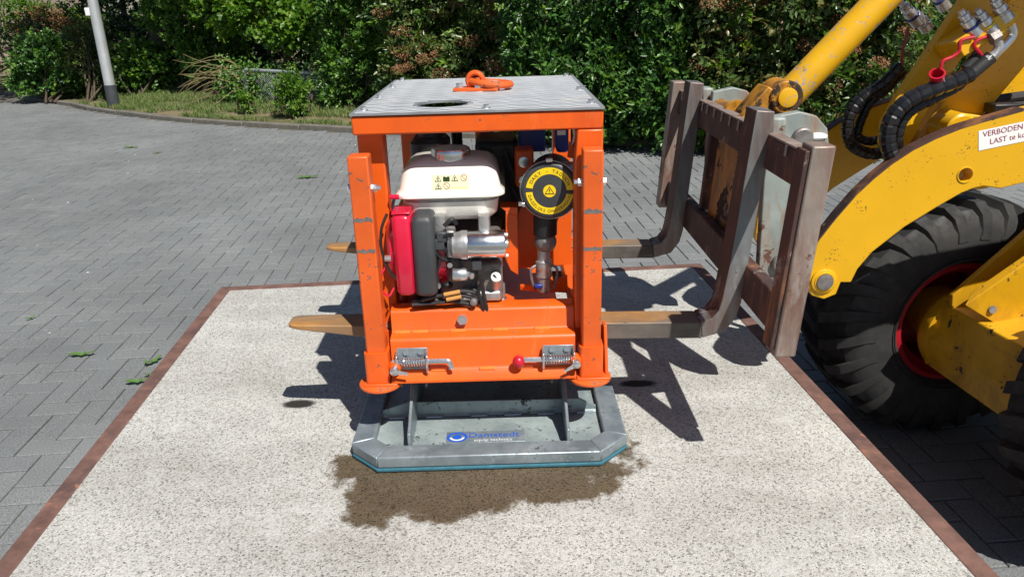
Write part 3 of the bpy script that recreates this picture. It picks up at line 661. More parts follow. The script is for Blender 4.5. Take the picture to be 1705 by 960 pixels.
for p, q in (((742, 486), (768, 481)), ((746, 494), (770, 489))): MB().cyl(aty(*p, .043), aty(*q, .043), .0055, n=8).build('wire_connector', 'wire_o', EN)
for px in ((733, 396), (752, 436), (733, 470), (727, 480)):
    c = aty(*px, .06); MB().cyl(c, c+V((0, -.012, 0)), .007, n=6).build('bolt', 'zinc', EN)
c = aty(790, 497, .05); MB().lathe(c, (0, -1, 0), [(0, .010), (.008, .009), (.010, .006)], 16).build('drain_plug', 'alu_dark', EN)
# air cleaner and exhaust side behind the tank
ac = MB().rings([rrect(-.195, -.09, .33, .46, z, .03, 4) for z in (.60, .70)]+[rrect(-.185, -.10, .34, .45, .712, .025, 4)]).build('air_cleaner', 'black', EN)
MB().lathe((-.14, .40, .712), (0, 0, 1), [(0, .035), (.012, .03), (.014, .012), (.03, .011), (.032, .006)], 20).build('cleaner_knob', 'dark_plastic', ac)
MB().box((-.02, .34, .42), (.095, .52, .70)).build('exhaust_box', 'black', EN, .012)
MB().box((-.20, .36, .34), (-.03, .50, .60)).build('muffler_shield', 'black', EN, .012)
for q in range(4): MB().tube([(.05+.012*q, .30, .40+.05*q), (.075, .27, .47+.04*q), (.085+.006*q, .26, .55), (.06, .31, .62+.02*q)], .007, 8).build('hose', 'rubber', EN)
EN.location += V((0, -.05, .012))
# vacuum filter canister with warning lid, elbow and coupling
LC = aty(915, 318, .06); LN = V((-.10, -1, 0)).normalized(); LU = V((0, 0, 1)); LR = V((-LN.y, LN.x, 0)).normalized()
LR = LR if LR.x > 0 else -LR
FC = MB().lathe(LC, -LN, [(.02, .064), (.17, .060), (.175, .055)], 40).build('filter_canister', 'black', VL)
lid = MB().lathe(LC, -LN, [(0, .062), (.001, .066), (.006, .0705), (.016, .072), (.026, .072), (.030, .069)], 48).build('canister_lid', 'dark_plastic', FC)
MB().torus(LC-LN*.012, LN, .0715, .0022, 48, 6).build('clamp_band', 'alu', lid)
for t in (90, 205): 
    e = LR*math.cos(math.radians(t))+LU*math.sin(math.radians(t))
    MB().box(LC+e*.076-V((.008, .006, .004)), LC+e*.076+V((.008, .012, .004))).build('lid_clip', 'zinc', lid, .001)
LP = lambda r, t, h=.0008: LC + LN*h + (LR*math.cos(t)+LU*math.sin(t))*r
stk = MB()
for a0, a1 in ((3, 177), (183, 357)):
    stk.rings([[LP(r, math.radians(a0+(a1-a0)*i/30)) for i in range(30)] for r in (.058, .0415)], cap=False, close=False)
stk = stk.build('warning_ring', 'yellow_s', lid, smooth=0, label='yellow ring sticker lettered DAILY, TAGLICH, DAGELIJKS ONDERHOUD')
MB().add([LP(.0155, 2*math.pi*i/28) for i in range(28)], [tuple(range(28))]).build('warning_disc', 'yellow_s', lid, smooth=0)
for q, m, h in ((.0125, 'ink', .0012), (.0092, 'yellow_s', .0016)):
    MB().add([LC+LN*h+LR*(q*a)+LU*(q*b) for a, b in ((-.95, -.62), (.95, -.62), (0, .98))], [(0, 1, 2)]).build('warning_sign', m, lid, smooth=0)
MB().add([LC+LN*.002+LR*a+LU*b for a, b in ((-.0009, -.001), (.0009, -.001), (.0013, .0055), (-.0013, .0055))], [(0, 1, 2, 3)]).add([LC+LN*.002+LR*a+LU*b for a, b in ((-.001, -.004), (.001, -.004), (.001, -.002), (-.001, -.002))], [(0, 1, 2, 3)]).build('warning_sign', 'ink', lid, smooth=0)
def arc_text(txt, mid, size, inward, rad, track):
    ws = []
    for ch in txt:
        ws.append(.42*size if ch == ' ' else text_mb(ch, size, lambda u, v: V((u, v, 0))).width+.13*size)
    tot = sum(ws)*track; out = MB(); pos = -tot/2
    for ch, wd in zip(txt, ws):
        wd *= track
        if ch != ' ':
            cpos = pos+wd/2; half = (wd/track-.13*size)/2
            if not inward:      # reads along the top, letters' feet to the centre
                def pl(u, v, c=cpos, h=half):
                    t = mid-(c+u-h)/rad; return LP(rad+v-size*.36, t, .0013)
            else:               # along the bottom, feet outwards
                def pl(u, v, c=cpos, h=half):
                    t = mid+(c+u-h)/rad; return LP(rad-v+size*.36, t, .0013)
            m = text_mb(ch, size, pl); out.add(m.v, m.f)
        pos += wd
    return out
arc_text('DAILY', math.radians(136), .0118, False, .0498, 1.0).build('lettering', 'ink', stk, smooth=0)
arc_text('-', math.radians(97), .0125, False, .0498, 1.05).build('lettering', 'ink', stk, smooth=0)
arc_text('TÄGLICH', math.radians(50), .0118, False, .0498, 1.0).build('lettering', 'ink', stk, smooth=0)
arc_text('DAGELIJKS ONDERHOUD', math.radians(270), .0108, True, .0498, .98).build('lettering', 'ink', stk, smooth=0)
c = aty(908, 372, .10); e1, e2 = aty(908, 402, .11), aty(905, 425, .11)
MB().cyl(LC+V((-.008, .05, -.06)), e1+V((0, 0, .02)), .030, n=24).build('pipe_neck', 'black', FC)
MB().ball(e1, .029, 20).build('elbow', 'alu_dark', FC)
cpz = MB().lathe((e2.x, .11, e2.z+.02), (0, 0, -1), [(0, .016), (.03, .0165), (.034, .021), (.05, .023), (.056, .020), (.075, .022), (.08, .018), (.115, .0175), (.12, .013)], 6*4).build('coupling', 'alu', FC)
for s in (-1, 1): MB().tube([(e2.x+s*.02, .105, e2.z-.025), (e2.x+s*.034, .10, e2.z-.035), (e2.x+s*.03, .10, e2.z-.07), (e2.x+s*.022, .10, e2.z-.09)], .0035, 6).build('cam_lever', 'alu_dark', cpz)
MB().box((e2.x-.026, .088, e2.z-.083), (e2.x-.004, .10, e2.z-.072)).build('coupling_tag', 'blue', cpz, .003)
# panels and boxes behind the canister
MB().prism([aty(x, y, .24) for x, y in ((862, 345), (952, 345), (952, 440), (862, 447))], (0, .006, 0)).build('rear_panel', 'orange', VL, .001)
pn = [aty(x, y, .14) for x, y in ((842, 352), (862, 360), (863, 458), (850, 450), (842, 432))]
MB().prism(pn, (0, .006, 0)).build('shield_plate', 'orange', VL, .0015)
MB().prism([aty(x, y, .14) for x, y in ((833, 345), (862, 345), (862, 360), (842, 352))], (0, .06, .0)).build('shield_plate', 'orange', VL, .0015)
cb = MB().box((.085, .22, .56), (.135, .30, .70)).build('control_box', 'orange', VL, .006)
for z in (.67, .62): MB().lathe((.108, .222, z), (0, -1, 0), [(0, .014), (.006, .014), (.007, .011)], 18).build('switch', 'zinc', cb)
MB().box((.10, .30, .68), (.17, .42, .78)).build('battery_box', 'blue', VL, .004)
MB().box((.19, .17, .70), (.222, .24, .765)).build('vacuum_switch', 'blue', VL, .008)
MB().box((.193, .1685, .745), (.214, .17, .757)).build('switch_label', 'white_s', VL)
MB().tube([(.02, .45, .74), (.06, .40, .755), (.10, .36, .77), (.12, .36, .775)], .009, 8).build('hose', 'rubber', VL)
MB().tube([(.225, .12, .79), (.23, .11, .75), (.222, .11, .72), (.236, .12, .68)], .003, 6).build('cable', 'white_s', VL)
MB().prism([aty(x, y, .10) for x, y in ((948, 235), (955, 245), (962, 262), (962, 266), (945, 262))], (0, .01, 0)).build('bracket', 'orange', VL, .001)
MB().lathe((.232, .10, .675), (-1, 0, 0), [(-.03, .016), (.03, .016), (.034, .012)], 18).build('filter_fitting', 'alu', VL)
MB().tube([(-.13, .36, .74), (-.10, .34, .748), (-.05, .33, .748), (-.01, .35, .746), (.01, .45, .74), (-.05, .52, .742), (-.12, .47, .742), (-.13, .36, .74)], .006, 8).build('hose', 'rubber', VL)
MB().cyl((-.075, .42, .60), (-.075, .42, .78), .016, n=14).build('pipe', 'black', VL)

# ------------------------------------------------------------------ pallet forks and carriage
fz = lambda x: .306 - .022*(x+.5)/1.0
def fork(y0, y1, name_label):
    t = thing('pallet_fork', (.62, (y0+y1)/2, .24), name_label, 'fork', 'pallet forks of the loader')
    prof = []
    zt, th = fz(.55), .045
    tipx = -.55 if y0 > .4 else -.508
    side = [(tipx, fz(tipx)-.004), (tipx+.01, fz(tipx)), (.545, zt), (.575, zt+.010), (.592, zt+.03), (.598, zt+.06), (.645, .812), (.69, .806), (.668, .40), (.652, .31), (.64, .275), (.615, .248), (.58, .238), (.1, fz(.1)-.045), (tipx+.25, fz(tipx)-.033), (tipx, fz(tipx)-.012)]
    blade = MB(); n = len(side)
    def tap(x, y): # blade narrows and rounds towards its tip
        k = max(0, min(1, (x-tipx)/.16)); m = (y0+y1)/2; r = math.sqrt(max(0, 1-(1-min(1, (x-tipx)/.03))**2))
        return m+(y-m)*(.84+.16*k)*(.55+.45*r)
    xs = [tipx, tipx+.004, tipx+.012, tipx+.03, tipx+.05, tipx+.10, tipx+.16, tipx+.3, 0, .3, .5]
    secs = []
    for x in xs:
        k = min(1, (x-tipx)/.3); h = .010+.035*k
        a, b = tap(x, y0), tap(x, y1)
        secs.append([(x, a, fz(x)-h), (x, b, fz(x)-h), (x, b, fz(x)), (x, a, fz(x))])
    for x, z, hx, hz in ((.548, fz(.55), .006, -.045), (.575, fz(.55)+.010, .036, -.038), (.592, fz(.55)+.032, .046, -.022), (.598, fz(.55)+.06, .05, -.008), (.612, .45, .046, -.002), (.645, .812, .044, -.004)):
        secs.append([(x+hx, y0, z+hz), (x+hx, y1, z+hz), (x, y1, z), (x, y0, z)])
    k = len(xs)+1
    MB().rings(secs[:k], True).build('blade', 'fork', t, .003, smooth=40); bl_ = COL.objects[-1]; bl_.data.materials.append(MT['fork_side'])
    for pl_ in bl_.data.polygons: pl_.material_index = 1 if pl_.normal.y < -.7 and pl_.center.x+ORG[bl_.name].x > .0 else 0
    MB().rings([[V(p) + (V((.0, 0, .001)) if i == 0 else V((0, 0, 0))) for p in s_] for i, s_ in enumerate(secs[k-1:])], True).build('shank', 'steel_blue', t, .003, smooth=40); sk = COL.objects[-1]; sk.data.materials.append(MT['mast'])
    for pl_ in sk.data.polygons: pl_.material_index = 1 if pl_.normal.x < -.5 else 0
    MB().box((.688, (y0+y1)/2-.03, .735), (.722, (y0+y1)/2+.03, .792)).build('hook', 'hitch', t, .006)
    return t
fork(.03, .112, 'worn steel pallet fork passing under the front of the orange machine')
fork(.688, .765, 'worn steel pallet fork passing under the back of the orange machine')
FCg = thing('fork_carriage', (.68, .36, .30), 'rusty brown steel fork carriage frame with grey hitch plates on the yellow loader', 'fork carriage')
TL = .075   # mast leans back
def cx_(x, z): return x + TL*(z-.33)
def cbox(name, x0, x1, y0, y1, z0, z1, m, bev=.004, par=None):
    vs = [(cx_(x, z), y, z) for z in (z0, z1) for y in (y0, y1) for x in (x0, x1)]
    return MB().add(vs, [(0, 2, 3, 1), (4, 5, 7, 6), (0, 1, 5, 4), (2, 6, 7, 3), (0, 4, 6, 2), (1, 3, 7, 5)]).build(name, m, par or FCg, bev)
def chan(yc, s):
    return cbox('post', .622, .668, yc-.03, yc+.03, .335, .785, 'mast_grey', .004)
chan(-.262, 1); chan(1.01, -1)
cbox('post_web', .612, .6215, -.285, -.235, .35, .775, 'mast', .002)
cbox('crossbar', .648, .672, -.2305, .9785, .675, .752, 'mast', .004)
cbox('crossbar', .645, .675, -.2305, .9785, .345, .435, 'mast', .004)
for y in [-.19, -.10, .18, .26, .34, .42, .50, .58, .64, .84, .92]:
    cbox('notch', .644, .6475, y, y+.012, .728, .7525, 'mast_grey', .001)
cbox('crossbar_cap', .646, .676, -.2304, .978, .7525, .7575, 'mast_grey', .001)
for y in (.22, .56): cbox('mast_rib', .66, .70, y, y+.03, .4355, .6745, 'mast', .003)
cbox('back_plate', .678, .692, .27, .54, .40, .70, 'yellow_greasy', .004)
hp = [(1262, 470), (1272, 300), (1288, 195), (1332, 186), (1360, 193), (1378, 214), (1381, 245), (1368, 300), (1345, 400), (1330, 470), (1305, 512), (1275, 505)]
for y, nm in ((.10, 0), (.655, 1)):
    poly = [aty(px, py, .10) for px, py in hp]; 
    h_ = MB().prism([(p.x, y, p.z) for p in poly], (0, .03, 0)).build('hitch_plate', 'hitch', FCg, .003)
    for px, r_ in (((1335, 230), .026), ((1297, 437), .021), ((1330, 388), .018)):
        p = aty(*px, .10); MB().lathe((p.x, y-.0, p.z), (0, -1, 0), [(-.01, r_), (.012, r_), (.015, r_*.85)], 24).build('hitch_pin', 'alu_dark', h_)
p = aty(1362, 228, .09); MB().ball((p.x, .095, p.z), .014, 10, (1.9, .8, .7)).build('grease_rag', 'white_s', FCg)
p = aty(1312, 236, .09); MB().ball((p.x, .095, p.z), .010, 10, (1.3, .8, .9)).build('grease_rag', 'white_s', FCg)
MB().cyl((.735, .13, .735), (.735, .655, .735), .028, n=24).build('cross_shaft', 'yellow_greasy', FCg)
for y in (.30, .46): MB().cyl((.735, y, .735), (.735, y+.03, .735), .045, n=24).build('shaft_collar', 'yellow_greasy', FCg)

# ------------------------------------------------------------------ yellow loader
LD = thing('wheel_loader', (2.2, .39, GZ), 'yellow compact wheel loader with curved boom arms holding the pallet forks', 'loader')
top_e = [(1345, 478), (1350, 440), (1363, 399), (1392, 362), (1427, 322), (1457, 294), (1487, 270), (1522, 247), (1560, 228), (1600, 212), (1640, 200), (1705, 182), (1800, 160)]
bot_e = [(1352, 492), (1372, 498), (1392, 490), (1400, 470), (1417, 470), (1428, 448), (1452, 420), (1506, 378), (1560, 345), (1600, 322), (1620, 314), (1637, 310), (1666, 314), (1703, 305), (1800, 270)]
AY = .15
arm2 = [aty(*p, AY) for p in top_e] + [V((1.95, AY, .93)), V((2.35, AY, 1.02)), V((2.42, AY, .95)), V((2.38, AY, .86)), V((1.95, AY, .74))] + [aty(*p, AY) for p in bot_e[::-1]]
hole = aty(1607, 291, AY); piv = aty(1371, 467, AY)
for y, nm in ((AY, 0), (.60, 1)):
    am = MB().prism([(p.x, y, p.z) for p in arm2], (0, .035, 0)).build('boom_arm', 'yellow', LD, .003, smooth=30)
    edge = [V((p.x, y-.001, p.z)) for p in [aty(*q, AY) for q in top_e[2:12]]]
    eb = MB()
    for a, b in zip(edge, edge[1:]): eb.add([a+V((0, 0, .0025)), b+V((0, 0, .0025)), b+V((0, .037, .0025)), a+V((0, .037, .0025)), a+V((0, 0, -.004)), b+V((0, 0, -.004))], [(0, 1, 2, 3), (0, 4, 5, 1)])
    eb.build('worn_edge', 'mast', am, smooth=0)
    cut = MB().cyl((hole.x, y-.05, hole.z), (hole.x, y+.09, hole.z), .019, n=28).build('cutter', 'yellow', None); bo = am.modifiers.new('hole', 'BOOLEAN'); bo.object = cut; bo.solver = 'EXACT'
    dg = bpy.context.evaluated_depsgraph_get(); nm_ = bpy.data.meshes.new_from_object(am.evaluated_get(dg)); am.modifiers.clear(); am.data = nm_; nm_.polygons.foreach_set('use_smooth', [False]*len(nm_.polygons)); bpy.data.objects.remove(cut)
    MB().torus((hole.x, y-.001, hole.z), (0, 1, 0), .0195, .002, 24, 6).build('hole_lip', 'yellow', am)
    pb = MB().lathe((piv.x, y+.0, piv.z), (0, -1, 0), [(-.04, .034), (.006, .034), (.008, .031)], 28).build('pivot_boss', 'yellow', am)
    MB().lathe((piv.x, y-.008, piv.z), (0, -1, 0), [(0, .022), (.006, .022), (.008, .014)], 24).build('pivot_pin', 'alu_dark', pb)
    MB().torus((piv.x, y-.008, piv.z), (0, 1, 0), .0245, .003, 24, 6).build('weld_ring', 'yellow', pb)
# sticker with the Dutch warning
q0, q1, q3 = aty(1629, 218, AY), aty(1705, 202, AY), aty(1629, 251, AY)
su = (q1-q0).normalized(); sv = (q0-q3); sh = sv.length; sv = sv.normalized(); so_ = q3+V((0, -.0012, 0))
skr = MB().add([so_, so_+su*.30, so_+su*.30+sv*sh, so_+sv*sh], [(0, 1, 2, 3)]).build('warning_sticker', 'white_s', LD, smooth=0, label='white sticker with red Dutch lettering')
SP = lambda ox, oy: (lambda u, v: so_+V((0, -.0006, 0))+su*(ox+u+.28*0)+sv*(oy+v))
text_mb('VERBODEN ónder de', .0195, SP(.010, .033)).build('lettering', 'red_ink', skr, smooth=0)
text_mb('LAST te komen', .0195, SP(.027, .011)).build('lettering', 'red_ink', skr, smooth=0)
# cross tube between the arms, tilt cylinder
MB().cyl((1.30, AY+.035, .62), (1.30, .60, .62), .05, n=28).build('cross_tube', 'yellow', LD)
MB().cyl((piv.x, AY+.03, piv.z), (piv.x, .61, piv.z), .022, n=20).build('pivot_shaft', 'alu_dark', LD)
CY = .39
b0 = aty(1310, 162, CY-.05); c0 = aty(1316, 156, CY); c1 = aty(1468, 0, CY); dv = (c1-c0); c2 = c0+dv*2.1
cy = MB().cyl(c0, c2, .042, n=32).build('tilt_cylinder', 'yellow_worn', LD)
MB().lathe((b0.x, CY-.055, b0.z), (0, 1, 0), [(0, .040), (.004, .044), (.106, .044), (.11, .040)], 32).build('cylinder_eye', 'yellow_greasy', cy)
MB().lathe((b0.x, CY-.058, b0.z), (0, -1, 0), [(-.01, .026), (.004, .026), (.006, .02)], 24).build('cylinder_pin', 'yellow_worn', cy)
bk = b0+V((-.03, 0, -.03))
MB().prism([(b0.x-.05, CY-.045, b0.z+.03), (b0.x+.04, CY-.045, b0.z-.03), (.76, CY-.045, .70), (.715, CY-.045, .76)], (0, .09, 0)).build('cylinder_link', 'yellow_greasy', cy, .004)
# centre lever with couplers
lv = [(1468, 240), (1471, 205), (1497, 158), (1545, 88), (1600, 5), (1640, -60), (1705, -60), (1655, 20), (1600, 100), (1545, 185), (1520, 232), (1500, 258), (1480, 260)]
LV = MB().prism([aty(*p, .29) for p in lv], (0, .03, 0)).build('centre_lever', 'yellow', LD, .004)
MB().prism([aty(*p, .46) for p in lv], (0, .03, 0)).build('lever_plate', 'yellow', LV, .004)
wb = [(1500, 258), (1530, 235), (1620, 90), (1700, -30), (1790, -30), (1720, 95), (1640, 190), (1560, 270), (1520, 300)]
MB().prism([aty(*p, .335) for p in wb], (0, .02, 0)).build('lever_web', 'yellow', LV, .004)
lp_ = [aty(*p, .29) for p in ((1545, 65), (1562, 85), (1500, 175), (1478, 185))]
br = [(1590, 70), (1640, 35), (1690, 15), (1700, 25), (1680, 50), (1640, 75), (1605, 95)]
bp_ = MB().prism([aty(*p, .19) for p in br], (0, .10, -.012)).build('coupler_bracket', 'yellow', LV, .003)
def coupler(pa, pb, y, ring):
    a, b = aty(*pa, y), aty(*pb, y); d = b-a; l = d.length
    cpl = MB().lathe(a, d, [(0, .0175), (l*.28, .0175), (l*.30, .0145), (l*.42, .0145), (l*.43, .0165), (l*.60, .0165), (l*.62, .012), (l*.72, .0115), (l*.74, .0135), (l*.84, .0135), (l*.86, .009), (l, .0085)], 6*4).build('hydraulic_coupler', 'zinc', LV)
    MB().torus(a+d*.33, d, .0165, .0025, 20, 6).build('colour_ring', ring, cpl)
    return cpl
coupler((1625, 58), (1600, 18), .20, 'blue'); coupler((1653, 55), (1627, 17), .20, 'yellow_s'); coupler((1677, 33), (1652, -5), .20, 'zinc')
coupler((1530, 40), (1500, 5), .50, 'blue'); coupler((1575, 15), (1545, -30), .50, 'blue'); coupler((1545, 50), (1525, 20), .50, 'zinc')
for pts, y in (([(1622, 62), (1600, 68), (1597, 85), (1585, 95), (1570, 102), (1566, 116)], .185), ([(1655, 58), (1630, 66), (1622, 76), (1635, 92)], .185)):
    MB().tube([aty(*p, y) for p in pts], .0042, 8).build('cap_strap', 'red_cap', LV)
for pts in ([(1513, 45), (1508, 65), (1503, 85), (1500, 110), (1490, 122)],): MB().tube([aty(*p, .42) for p in pts], .0042, 8).build('cap_strap', 'red_ink', LV)
a = aty(1560, 128, .185); d = V((-.35, -.55, .75))
MB().lathe(a, d, [(-.02, .012), (-.018, .0165), (.012, .0185), (.012, .0145), (-.012, .0135)], 24, cap=True).build('dust_cap', 'red_cap', LV, label='open red plastic dust cap hanging on its strap')
MB().box((1.22, .06, 1.16), (1.62, .36, 1.20)).build('lever_shade_plate', 'yellow', LV, .006)  # added plate, out of view, that throws shade on the lever and couplers
# elbows and wrapped hoses
MB().tube([aty(*p, .20) for p in ((1683, 42), (1686, 58), (1676, 72), (1660, 88), (1648, 100))], .011, 10).build('hose_elbow', 'chrome', LV)
MB().tube([aty(*p, .18) for p in ((1656, 62), (1663, 76), (1656, 90), (1642, 100))], .011, 10).build('hose_elbow', 'alu', LV)
MB().cyl(aty(1649, 66, .18), aty(1663, 58, .18), .017, n=6).build('hose_nut', 'alu_dark', LV)
MB().cyl(aty(1650, 95, .185), aty(1615, 125, .185), .0165, n=18).build('hose_ferrule', 'rubber', LV)
MB().cyl(aty(1632, 88, .20), aty(1608, 115, .20), .014, n=18).build('hose_ferrule', 'rubber', LV)
def wrapped(pts, y, r, mat='hose', dy=0):
    P = [aty(*p, y+dy*i) for i, p in enumerate(pts)]
    Ls = sum((b-a).length for a, b in zip(P, P[1:])); n = max(24, int(Ls/.0044)); S = spline(P, max(4, n//(len(P)-1)))
    out = MB(); m = len(S)
    return out.tube(S, r, 10, sub=1, rib=.90)
wrapped([(1618, 122), (1590, 135), (1555, 148), (1520, 163), (1495, 183), (1481, 208), (1478, 235), (1484, 258), (1494, 275)], .185, .0205).build('hydraulic_hose', 'hose', LD, smooth=18)
wrapped([(1612, 128), (1590, 148), (1555, 166), (1525, 180), (1505, 200), (1496, 228), (1498, 262)], .215, .0125).build('hydraulic_hose', 'hose', LD, smooth=18)
wrapped([(1500, 110), (1470, 140), (1440, 160), (1420, 182), (1411, 210), (1414, 235), (1430, 250), (1455, 256), (1485, 250)], .42, .017).build('hydraulic_hose', 'hose', LD, smooth=18)
wrapped([(1505, 118), (1475, 150), (1450, 170), (1436, 195), (1428, 225), (1445, 235), (1470, 232), (1490, 236)], .44, .013).build('hydraulic_hose', 'hose', LD, smooth=18)
for pts, r_ in (([(1585, 195), (1610, 178), (1650, 168), (1705, 160), (1800, 150)], .014), ([(1600, 200), (1630, 184), (1670, 176), (1705, 172), (1800, 165)], .012), ([(1590, 205), (1620, 196), (1660, 188), (1720, 175)], .012)):
    MB().tube([aty(*p, .42) for p in pts], r_, 10).build('hydraulic_hose', 'rubber', LD)
MB().box(aty(1670, 180, .30)-V((.035, .02, .012)), aty(1670, 180, .30)+V((.035, .03, .012))).build('hose_clamp', 'black', LD, .003)
MB().torus(aty(1631, 176, .42), (1, 0, .3), .024, .004, 18, 6).build('cable_tie', 'black', LD)
MB().prism([aty(*p, .30) for p in ((1540, 275), (1585, 215), (1600, 188), (1680, 200), (1640, 215), (1580, 250))], (0, .03, 0)).build('frame_bracket', 'yellow', LD, .003)
MB().lathe(aty(1590, 212, .26), (0, -1, 0), [(-.06, .04), (.03, .04), (.035, .034)], 24).build('pivot_boss', 'yellow', LD)
# front axle, wheels
WR = .43; WZ = GZ+WR-.004
def wheel(cx, cy, face, yaw, label=None):
    """axis along y; face = -1 if the dished inner side faces the camera"""
    c = V((cx, cy, WZ)); W2 = .165
    wl = link(bpy.data.objects.new('wheel', None), LD, c)
    if label: wl['label'] = label
    R = Matrix.Rotation(yaw, 3, 'Z'); ax = R @ V((0, 1, 0))
    prof = [(-.125, .205), (-.155, .225), (-.172, .28), (-.170, .335), (-.155, .375), (-.135, .395), (-.06, .402), (.06, .402), (.135, .395), (.155, .375), (.170, .335), (.172, .28), (.155, .225), (.125, .205)]
    ty_ = MB().lathe(c, ax, prof, 56, cap=False)
    a_, b_, d_ = basis(ax); N_ = 26
    for k in range(N_):
        for s in (-1, 1):
            t0 = 2*math.pi*(k+(.5 if s > 0 else 0))/N_
            def pt(u, ang, r): return c + d_*(u*s) + (a_*math.cos(ang)+b_*math.sin(ang))*r
            w_ = .055
            secs = []
            for u, dang, r0, r1 in ((.012, .0, .405, .427), (.07, .055, .405, .429), (.135, .13, .395, .420), (.164, .165, .355, .384), (.174, .185, .315, .330)):
                secs.append([pt(u, t0+dang-w_, r0-.012), pt(u, t0+dang-w_*.8, r1), pt(u, t0+dang+w_*.8, r1), pt(u, t0+dang+w_, r0-.012)])
            ty_.rings(secs)
    ty = ty_.build('tyre', 'tyre', wl, smooth=30)
    for r_ in (.235, .30): MB().torus(c-ax*.166, ax, r_, .003, 56, 6).build('sidewall_ring', 'tyre', ty)
    rm = MB().lathe(c, ax, [(-.135, .212), (-.138, .196), (-.11, .185), (-.09, .165), (.06, .16), (.065, .05), (.07, .05), (.075, .165), (.11, .185), (.138, .196), (.135, .212)], 48, cap=False).build('rim', 'rim_red', wl)
    MB().lathe(c, ax, [(.03, .15), (.055, .15), (.06, .14)], 36).build('rim_disc', 'rim_red', rm)
    for k in range(6):
        e = a_*math.cos(k*math.pi/3)+b_*math.sin(k*math.pi/3)
        MB().cyl(c+ax*.06+e*.09, c+ax*.08+e*.09, .011, n=6).build('wheel_nut', 'zinc', rm)
    return wl
YW = math.radians(6)
wheel(1.555, .735, -1, YW, None); wheel(1.82, -.03, 1, YW+math.pi)
wheel(3.75, .80, -1, 0); wheel(3.75, -.03, 1, math.pi)
FXL = lambda p: V((p[0]+.10*(.6-p[1]), p[1], p[2]))
axs = [(1.43, -.10), (1.415, .0), (1.45, .12), (1.62, .145), (1.66, .05), (1.66, -.10), (1.55, -.13)]
ax_ = MB().rings([[FXL((x, y, z)) for x, z in axs] for y in (.52, .10)]).build('front_axle', 'yellow_dirty', LD, .004, smooth=0)
MB().lathe(FXL((1.555, .50, .0)), (0, 1, 0), [(0, .150), (.03, .155), (.05, .15), (.10, .12), (.22, .10)], 32).build('hub_housing', 'yellow_dirty', ax_)
MB().lathe(FXL((1.455, .44, .07)), (-.8, -.5, .35), [(-.02, .018), (.012, .020), (.016, .018), (.016, .009), (.005, .008)], 18).build('rubber_plug', 'black', ax_)
MB().prism([aty(*p, .33) for p in ((1606, 508), (1705, 440), (1790, 420), (1790, 640), (1705, 568))], (.03, .03, .03)).build('axle_cover', 'yellow_dirty', ax_, .003, smooth=0)
for p in ((1652, 515), (1693, 537)): MB().lathe(aty(*p, .328), (0, -1, .3), [(-.005, .012), (.004, .012)], 14).build('bolt', 'alu_dark', ax_)
ff_ = MB().prism([aty(*p, .46) for p in ((1586, 492), (1585, 510), (1640, 545), (1800, 640), (1800, 300), (1705, 390))], (0, .02, 0)).build('front_frame', 'yellow_dirty', LD, .003, smooth=0)
MB().box((1.75, .22, -.12), (2.5, .56, .50)).build('frame_box', 'yellow', ff_, .02)
MB().prism([(2.1, .19, .4), (2.55, .19, .4), (2.55, .19, 1.1), (2.3, .19, 1.1)], (0, .40, 0)).build('boom_tower', 'yellow', LD, .02)
# rear half: bonnet, floor, roof on posts, behind the picture's right edge
bd = MB().prism([(2.75, -.1, -.05), (4.35, -.1, -.05), (4.4, -.1, .35), (4.3, -.1, .78), (3.55, -.1, .86), (3.4, -.1, .45), (2.75, -.1, .3)], (0, .95, 0)).build('bonnet', 'yellow', LD, .03)
MB().box((2.45, .3, -.1), (2.8, .48, .2)).build('pivot_joint', 'black', bd, .02)
MB().box((3.0, .15, .47), (3.4, .65, .57)).box((3.36, .15, .57), (3.46, .65, 1.0)).build('seat', 'black', bd, .03)
for x, y in ((2.75, -.06), (2.75, .81), (3.6, -.06), (3.6, .81)): MB().box((x, y, .3), (x+.05, y+.05, 1.75)).build('roof_post', 'black', bd, .005)
MB().box((2.68, -.1, 1.75), (3.72, .86, 1.80)).build('roof', 'black', bd, .02)

